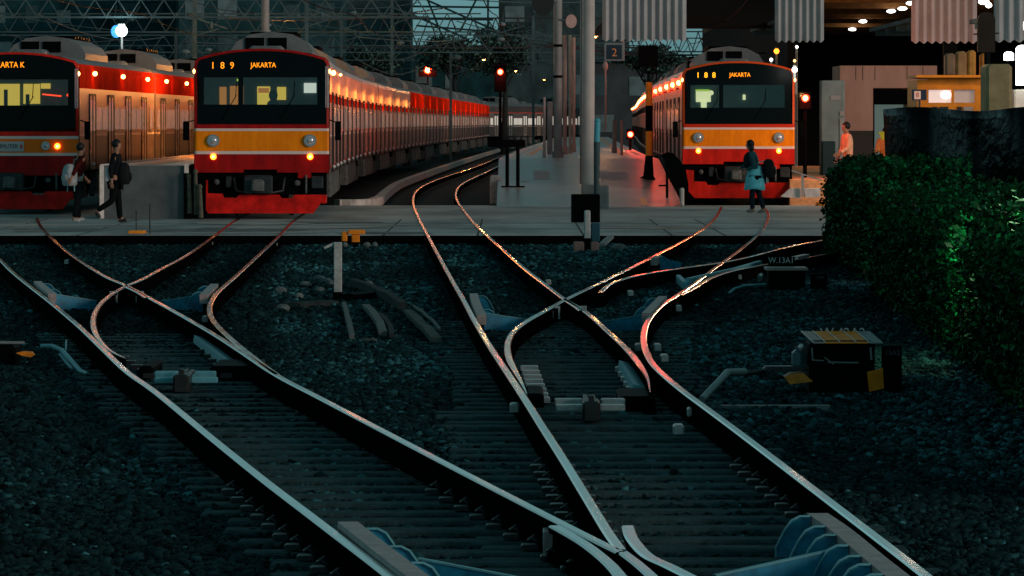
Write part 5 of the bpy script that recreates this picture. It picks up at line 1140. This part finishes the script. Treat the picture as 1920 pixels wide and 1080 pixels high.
for i,(x0,z0,x1,z1,d0,d1) in enumerate(((-10.4,4.9,-9,5.0,90,330),(-4.9,4.9,-2.0,5.0,90,340),(-0.8,5.0,1.5,5.2,100,340),(5.6,5.0,9.5,5.0,110,340),(-13,6.2,-3,6.3,120,330))):
    m=MB(); pts=[]
    for k in range(41):
        u=k/40; pts.append((x0+(x1-x0)*u,d0+(d1-d0)*u,z0+(z1-z0)*u-0.25*math.sin(PI*((u*6)%1))))
    m.tube(pts,0.014,5); tag(m.build('overhead_wire',M_black),['overhead wire above the left train','overhead wire above the middle train','overhead wire above the bending central track','overhead wire above the right-hand train','high feeder wire crossing from left to centre'][i],'wire')
RT=random.Random(21)
for i in range(22):
    d=RT.uniform(150,330); px0=RT.uniform(-60,1000); s_=F/d; y0=RT.uniform(-10,115)
    a=P(px0,y0,d); b=P(px0+RT.uniform(120,520),y0+RT.uniform(-40,50),d+RT.uniform(10,70)); m=MB(); n_=12; sg=RT.uniform(0.1,0.5)
    m.tube([a+(b-a)*(k/n_)-Vector((0,0,sg*math.sin(PI*k/n_))) for k in range(n_+1)],RT.uniform(0.014,0.032),5)
    tag(m.build('overhead_wire',RT.choice([M_steel,M_bgmid,M_bglite])),'thin overhead wire in the tangle above the train roofs','wire','tangle of overhead wires')
for i in range(16):
    d=RT.uniform(140,320); px0=RT.uniform(180,1010); c=P(px0,RT.uniform(5,110),d); t=thing('wire_hanger','small insulated wire hanger in the tangle above the train roofs','hanger',tuple(c),'wire hangers in the tangle')
    m=MB(); m.tube([c,c+Vector((RT.uniform(-.5,.5),0,0.7))],0.03,6); m.build('rod',M_bgmid,t,t.location)
    m=MB(); m.ball(c,(0.16,0.1,0.09),8,6); m.build('insulator',RT.choice([M_glim,M_bglite]),t,t.location)
LBL=['upper horizontal','lower horizontal','longest slanting','middle slanting','steep crossing','right steep slanting','right upright','lowest slanting']
for i,(x0,y0,x1,y1,d) in enumerate(((770,12,935,14,240),(775,35,925,37,246),(700,-5,880,75,236),(800,0,940,62,238),(830,70,800,-5,244),(862,60,895,-5,248),(915,-5,915,66,242),(780,48,930,60,252))):
    m=MB(); m.beam(P(x0,y0,d),P(x1,y1,d),0.10,0.10); tag(m.build('lattice_bar',mat('bar_dark_teal',(0.012,0.035,0.04),0.8)),LBL[i]+' dark teal lattice bar across the pale sky gap','lattice bar','lattice bars across the sky gap')
def block(label,x0,x1,ytop,d,m_,win=True,rows=3,seed=1,dep=14):
    s=F/d; X0=(x0-960)/s; X1=(x1-960)/s; zt=H-(ytop-HY)/s; rr=random.Random(seed)
    t=thing('far_building',label,'building',((X0+X1)/2,d,-0.3))
    m=MB(); m.box((X0,d,-0.3),(X1,d+dep,zt)); m.build('wall',m_,t,t.location)
    m=MB(); m.box((X0-0.3,d-0.4,zt),(X1+0.3,d+dep,zt+0.35)); m.build('roof',M_bgmid,t,t.location)
    if win:
        n=max(2,int((X1-X0)/2.6)); cw=(X1-X0)/n; hgt=(min(zt,13)-1)/rows
        for r_ in range(rows):
            for i in range(n):
                if rr.random()<0.25: continue
                z0=1.2+r_*hgt; xx=X0+i*cw+cw*0.2
                m=MB(); m.box((xx,d-0.05,z0),(xx+cw*rr.uniform(0.3,0.62),d-0.005,z0+hgt*rr.uniform(0.35,0.6))); m.build('window',M_glim if rr.random()<0.5 else M_bgmid,t,t.location)
    return t
block('dark teal building filling the far left background',-200,330,-60,400,M_bgdark,True,4,1)
block('dark building behind the middle train roof',335,640,-60,385,mat('far_wall_b',(0.016,0.052,0.060),0.9,var=0.5,vs=0.3),True,4,2)
block('grey teal building left of the sky gap',645,768,-60,410,M_bgmid,True,4,3)
block('low dark building under the sky gap',768,935,92,430,M_bgdark,True,2,4)
block('mottled grey building behind the platform columns',935,1180,-60,395,mat('far_wall_c',(0.038,0.066,0.070),0.9,var=0.6,vs=0.5),True,4,5)
block('grey building below the first corrugated fascia',1100,1300,116,360,mat('far_wall_d',(0.05,0.062,0.068),0.9,var=0.35,vs=0.4),True,2,6)
block('distant low building behind the right-hand train',1300,1560,118,440,M_bgmid,True,2,7)
block('dark building behind the station hall',1560,2100,-60,420,M_bgdark,False,2,8)
def tree(label,px,py,d,rx,rz,n,seed):
    c=P(px,py,d); s=F/d; rs=np.random.RandomState(seed); rx/=s; rz/=s
    t=thing('tree',label,'tree',(c.x,d,-0.2),'trees beyond the far train')
    m=MB(); m.tube([(c.x,d,-0.2),(c.x+0.1,d,c.z*0.6),(c.x,d,c.z)],[0.25,0.16,0.06],8)
    for k in range(6): a=k*1.05; m.tube([(c.x,d,c.z*0.6+k*0.15),(c.x+rx*0.7*math.cos(a),d+math.sin(a),c.z+rz*0.5*math.sin(a*2.3))],[0.07,0.02],6)
    m.build('trunk',M_bark,t,t.location)
    cl=rs.normal(0,1,(26,3)); cl/=np.linalg.norm(cl,axis=1)[:,None]; cl*=rs.uniform(0.3,1,(26,1))*np.array([rx,rx*0.8,rz])
    C=cl[rs.randint(0,26,n)]+rs.normal(0,1,(n,3))*np.array([rx,rx,rz])*0.17+np.array([c.x,d,c.z])-np.array(t.location)
    o=scatter('crown',C,rs.uniform(0.08,0.16,n),M_leaft,'',quad=True); o.parent=t
tree('leafy grey-green tree right of the glowing red signal',850,100,300,60,34,4500,1)
tree('leafy tree above the second red signal',945,95,320,62,46,5000,2)
tree('dark tree at the left of the sky gap',700,120,340,60,40,4500,3)
tree('tree behind the number board',1215,110,330,60,28,3500,4)
tree('tree in the gap behind the right-hand train roof',1400,105,340,80,22,3500,5)
# ------------------------------------------------------------------ people
def skin_obj(name, nodes, edges, m_, parent, sub=1, root=0):
    """nodes: (x,y,z,r)"""
    me=bpy.data.meshes.new(name); me.from_pydata([n[:3] for n in nodes],edges,[]); o=bpy.data.objects.new(name,me); COL.objects.link(o)
    me.materials.append(m_)
    if not me.skin_vertices: 
        bm=bmesh.new(); bm.from_mesh(me); bm.verts.layers.skin.verify(); bm.to_mesh(me); bm.free()
    for i,n in enumerate(nodes):
        r=n[3]; me.skin_vertices[0].data[i].radius=(r,r) if not isinstance(r,tuple) else r
        me.skin_vertices[0].data[i].use_root=(i==root)
    md=o.modifiers.new('skin','SKIN'); md.use_smooth_shade=True
    ss=o.modifiers.new('sub','SUBSURF'); ss.levels=sub; ss.render_levels=sub+1
    o.parent=parent; return o
def person(label,loc,h,rz,pose,top,bottom,shoe,dress=False,hair_long=False):
    """local frame: figure faces +x ; h = height"""
    t=thing('person',label,'person',loc,None,rz); k=h/1.7
    lean=pose.get('lean',0.03)
    hipz=0.88; hip=Vector((0,0,hipz)); chest=Vector((lean*0.6,0,1.22)); neck=Vector((lean,0,1.43)); head=Vector((lean+pose.get('hd',0.03),0,1.58))
    J={}
    def leg(side,th,kn):
        y=0.09*side; a=Vector((0,y,hipz-0.04)); kneep=a+Vector((math.sin(th),0,-math.cos(th)))*0.40; an=kneep+Vector((math.sin(th-kn),0,-math.cos(th-kn)))*0.38
        fa=th-kn+pose.get('foot%d'%side,0.0); toe=an+Vector((math.cos(fa)*0.15,0,math.sin(fa)*0.15-0.035)); heel=an+Vector((-0.05*math.cos(fa),0,-0.045))
        return a,kneep,an,toe,heel
    def arm(side,sh,el):
        y=0.17*side; a=Vector((chest.x+0.01,y,1.37)); e=a+Vector((math.sin(sh),0.12*side,-math.cos(sh)))*0.27; w_=e+Vector((math.sin(sh+el),-0.05*side,-math.cos(sh+el)))*0.24
        return a,e,w_,Vector((math.sin(sh+el),0,-math.cos(sh+el)))
    LL=leg(1,pose['l'][0],pose['l'][1]); RL=leg(-1,pose['r'][0],pose['r'][1]); LA=arm(1,*pose['la']); RA=arm(-1,*pose['ra'])
    low=min(LL[3].z,LL[4].z,RL[3].z,RL[4].z)-0.03; dz=Vector((0,0,-low))
    N=[];E=[]
    def add(v,r,par=None):
        v=(Vector(v)+dz)*k; N.append((v.x,v.y,v.z,r*k if not isinstance(r,tuple) else (r[0]*k,r[1]*k)))
        if par is not None: E.append((par,len(N)-1))
        return len(N)-1
    pel=add(hip,(0.13,0.10)); ab=add((hip+chest)/2,(0.12,0.09),pel); ch=add(chest,(0.145,0.10),ab); nk=add(neck,0.055,ch); hb=add(head-Vector((0,0,0.07)),0.062,nk); hd=add(head+Vector((0.0,0,0.02)),(0.078,0.09),hb); tp=add(head+Vector((-0.01,0,0.09)),0.06,hd)
    add(head+Vector((0.085,0,-0.01)),0.014,hd)     # nose
    for L in (LL,RL):
        a=add(L[0],0.085,pel); b=add((L[0]+L[1])/2,0.075,a); c=add(L[1],0.055,b); e=add(L[1]*0.65+L[2]*0.35,0.055,c); f=add(L[2],0.035,e); g_=add(L[3],0.03,f); add(L[4],0.03,f)
    for A in (LA,RA):
        a=add(A[0],0.055,ch); b=add(A[1],0.040,a); c=add(A[2],0.027,b); dr=A[3]; pm=add(A[2]+dr*0.06,(0.035,0.018),c)
        pd=Vector((dr.z,0,-dr.x))
        for q,ln in enumerate((0.065,0.078,0.072,0.055)):
            o_=(q-1.5)*0.018; k1=add(A[2]+dr*0.10+pd*o_,0.0085,pm); add(A[2]+dr*(0.10+ln*0.55)+pd*o_*1.15+Vector((0,0.004,0)),0.008,k1); add(A[2]+dr*(0.10+ln)+pd*o_*1.2+Vector((0,0.014,0)),0.007,len(N)-1)
        th=add(A[2]+dr*0.05+pd*0.04,0.010,pm); add(A[2]+dr*0.09+pd*0.058,0.008,th)
    skin_obj('body',N,E,M_skin,t,1)
    def cloth(name,chains,m_,root=0):
        N2=[];E2=[]
        def ad(v,r,par=None):
            v=(Vector(v)+dz)*k; N2.append((v.x,v.y,v.z,(r[0]*k,r[1]*k) if isinstance(r,tuple) else r*k))
            if par is not None: E2.append((par,len(N2)-1))
            return len(N2)-1
        ids={}
        for chn in chains:
            prev=None
            for key,v,r in chn:
                if key in ids: prev=ids[key]; continue
                ids[key]=ad(v,r,prev); prev=ids[key]
        return skin_obj(name,N2,E2,m_,t,1,root)
    hem=0.30 if dress else 0.06
    cloth('shirt',[[('w',hip+Vector((0,0,-0.02)),(0.16,0.135)),('m',(hip+chest)/2,(0.145,0.12)),('c',chest,(0.175,0.13)),('n',neck-Vector((0,0,0.06)),0.085)],
        [('c',0,0),('la',LA[0],0.075),('lb',LA[1],0.057),('lc',LA[2]*0.9+LA[1]*0.1,0.042)],[('c',0,0),('ra',RA[0],0.075),('rb',RA[1],0.057),('rc',RA[2]*0.9+RA[1]*0.1,0.042)]],top)
    cloth('trousers',[[('p',hip-Vector((0,0,0.02)),(0.145,0.12)),('l0',LL[0]-Vector((0,0,0.05)),0.10),('l1',LL[1],0.074),('l2',LL[2]-Vector((0,0,0.015)),0.058)],[('p',0,0),('r0',RL[0]-Vector((0,0,0.05)),0.10),('r1',RL[1],0.074),('r2',RL[2]-Vector((0,0,0.015)),0.058)]],bottom)
    if dress:
        sk=MB(); n=20; vs=[]; cols=((1.10,0.150,0.125),(0.98,0.19,0.155),(0.82,0.23,0.18),(0.66,0.26,0.20),(0.54,0.275,0.21))
        for i,(z,a_,b_) in enumerate(cols):
            for q in range(n):
                an=2*PI*q/n; f_=1+0.06*i/4*math.sin(an*5+1); v=(Vector((lean*0.3+a_*f_*math.cos(an)*0.92,b_*f_*math.sin(an),z-0.02*math.sin(an*3)*(i==4)))+dz)*k; vs.append(tuple(v))
        sk.add(vs,[(i*n+q,i*n+(q+1)%n,(i+1)*n+(q+1)%n,(i+1)*n+q) for i in range(4) for q in range(n)],0,True); so=sk.build('long_shirt_hem',M_ccyan,t); mm_=so.modifiers.new('thickness','SOLIDIFY'); mm_.thickness=0.006
    for L in (LL,RL):
        Nn=[]; 
        for v,r in ((L[4]+Vector((0.01,0,0.01)),0.042),(L[2]*0.4+(L[3]*0.5+L[4]*0.5)*0.6,0.047),(L[3],0.036)):
            v=(v+dz)*k; Nn.append((v.x,v.y,v.z,r*k))
        skin_obj('shoe',Nn,[(0,1),(1,2)],shoe,t,1)
    hm=MB(); c=(head+dz)*k
    hm.ball((c.x-0.018*k,c.y,c.z+0.035*k),(0.098*k,0.088*k,0.098*k),16,12)
    if hair_long: hm.ball((c.x-0.05*k,c.y,c.z-0.07*k),(0.06*k,0.085*k,0.13*k),14,10)
    # keep the face clear
    o=hm.build('hair',M_hair,t)
    vs=o.data.vertices
    for v in vs:
        if v.co.x>c.x+0.035*k and v.co.z<c.z+0.06*k: v.co.x=c.x+0.035*k
    return t
def backpack(label,loc,rz,sz,m_,m2):
    t=thing('backpack',label,'backpack',loc,None,rz)
    m=MB(); a,b,c=sz; n=16; vs=[];fs=[]
    lv=[(-0.5,0.80,0.8),(-0.42,1.0,0.98),(-0.1,1.05,1.0),(0.2,1.0,0.92),(0.4,0.8,0.7),(0.5,0.4,0.35)]
    for z,q,w_ in lv:
        for k in range(n):
            an=2*PI*k/n; x=math.copysign(abs(math.cos(an))**0.7,math.cos(an)); y=math.copysign(abs(math.sin(an))**0.7,math.sin(an)); vs.append((x*a/2*q,y*b/2*w_,z*c))
    for i in range(len(lv)-1):
        for k in range(n): k2=(k+1)%n; fs.append((i*n+k,i*n+k2,(i+1)*n+k2,(i+1)*n+k))
    fs+=[tuple(range(n-1,-1,-1)),tuple(range((len(lv)-1)*n,len(lv)*n))]; m.add(vs,fs,0,True); m.build('bag',m_,t)
    m=MB(); m.ball((-a*0.45,0,-c*0.15),(a*0.22,b*0.34,c*0.24),12,8); m.build('pocket',m_,t)
    for sy in (-1,1): m=MB(); m.tube([(a*0.35,sy*b*0.25,c*0.40),(a*0.9,sy*b*0.28,c*0.30),(a*1.0,sy*b*0.3,0),(a*0.4,sy*b*0.33,-c*0.38)],0.016,6); m.tube([(a*0.1,sy*b*0.4,-c*0.45),(a*0.1,sy*b*0.42,-c*0.75)],0.012,6); m.build('strap',m2,t)
    return t
# left person, facing right and slightly away, pale backpack
g0=G(146,417,zw); s=F/g0.y
person('person in a maroon top and black trousers beside the left train, facing right',(g0.x,g0.y,zw),1.50,math.radians(35),dict(l=(0.12,0.05),r=(-0.14,0.10),la=(0.30,0.5),ra=(-0.75,0.25),lean=0.05,foot1=0.0),M_cred,M_cblk,M_shoe)
c=P(131,328,g0.y-0.12); backpack('pale grey backpack worn by the person beside the left train',tuple(c),math.radians(35),(0.24,0.32,0.42),M_bagg,mat('strap_blue',(0.25,0.42,0.50),0.7))
g1=G(216,418,zw)
person('person in black striding across the walkway in front of the left platform',(g1.x,g1.y,zw),1.58,math.radians(-8),dict(l=(0.12,0.02),r=(-0.10,0.95),la=(-0.35,0.15),ra=(-0.25,0.3),lean=0.02,hd=0.02),M_cblk,mat('cloth_black2',(0.005,0.006,0.007),0.9),mat('shoe_dark',(0.02,0.022,0.025),0.6))
c=P(232,325,g1.y-0.02); backpack('black rucksack hugged by the striding person in black',tuple(c),math.radians(180),(0.24,0.28,0.42),M_bagb,M_bagb)
c=P(201,327,g1.y-0.14); m=MB(); m.cbox((c.x-0.04,c.y-0.01,c.z-0.13),(c.x+0.03,c.y+0.02,c.z+0.13),0.008); tag(m.build('paper_folder',M_bagg),'pale folder under the arm of the striding person in black','folder')
g2=G(1418,401,zw)
person('person in a long turquoise shirt walking left past the right-hand train',(g2.x,g2.y,zw),1.52,math.radians(168),dict(l=(0.22,0.25),r=(-0.12,0.20),la=(-0.2,1.2),ra=(0.55,0.6),lean=0.10,hd=0.06),mat('cloth_teal_dark',(0.02,0.075,0.09),0.9),mat('cloth_navy',(0.010,0.018,0.028),0.9),mat('shoe_grey',(0.20,0.20,0.20),0.7),dress=True,hair_long=True)
s=F/g2.y; c=P(1441,316,g2.y-0.05); backpack('dark backpack with a pale patch on the person in the turquoise shirt',tuple(c),math.radians(170),(0.24,0.28,0.40),M_bagb,M_bagg)
m=MB(); hc=P(1405,296,g2.y); m.ball((hc.x,hc.y,hc.z-0.06),(0.13,0.12,0.19),14,10); o=m.build('hood_scarf',mat('scarf_navy',(0.010,0.020,0.026),0.9)); tag(o,'dark shawl round the shoulders of the person in the turquoise shirt','shawl')
d=118; s=F/d
person('distant person in peach clothes standing by the pinkish wall',((1590-960)/s,d,0.08),1.82,math.radians(200),dict(l=(0.05,0.0),r=(-0.05,0.0),la=(0.2,0.9),ra=(0.1,0.4)),M_cpch,mat('cloth_tan',(0.30,0.18,0.12),0.9),M_shoe)
person('distant person in amber clothes in front of the dark doorway',((1668-960)/s,d+1,0.02),1.75,math.radians(250),dict(l=(0.05,0.0),r=(-0.05,0.0),la=(0.3,1.6),ra=(0.3,1.4)),mat('cloth_amber',(0.60,0.26,0.08),0.85),M_cblk,M_shoe)
c=P(1655,252,d-0.3); m=MB(); m.prism([(c.x-0.10,c.z+0.06),(c.x+0.10,c.z+0.08),(c.x+0.07,c.z-0.10),(c.x-0.02,c.z-0.14)],c.y-0.02,c.y+0.08); tag(m.build('parcel',mat('lime',(0.40,0.42,0.02),0.6)),'lime yellow parcel held up by the person in amber','parcel')
light(((1600-960)/s,112,2.9),(1,0.5,0.28),170,0.15,'yard_light')
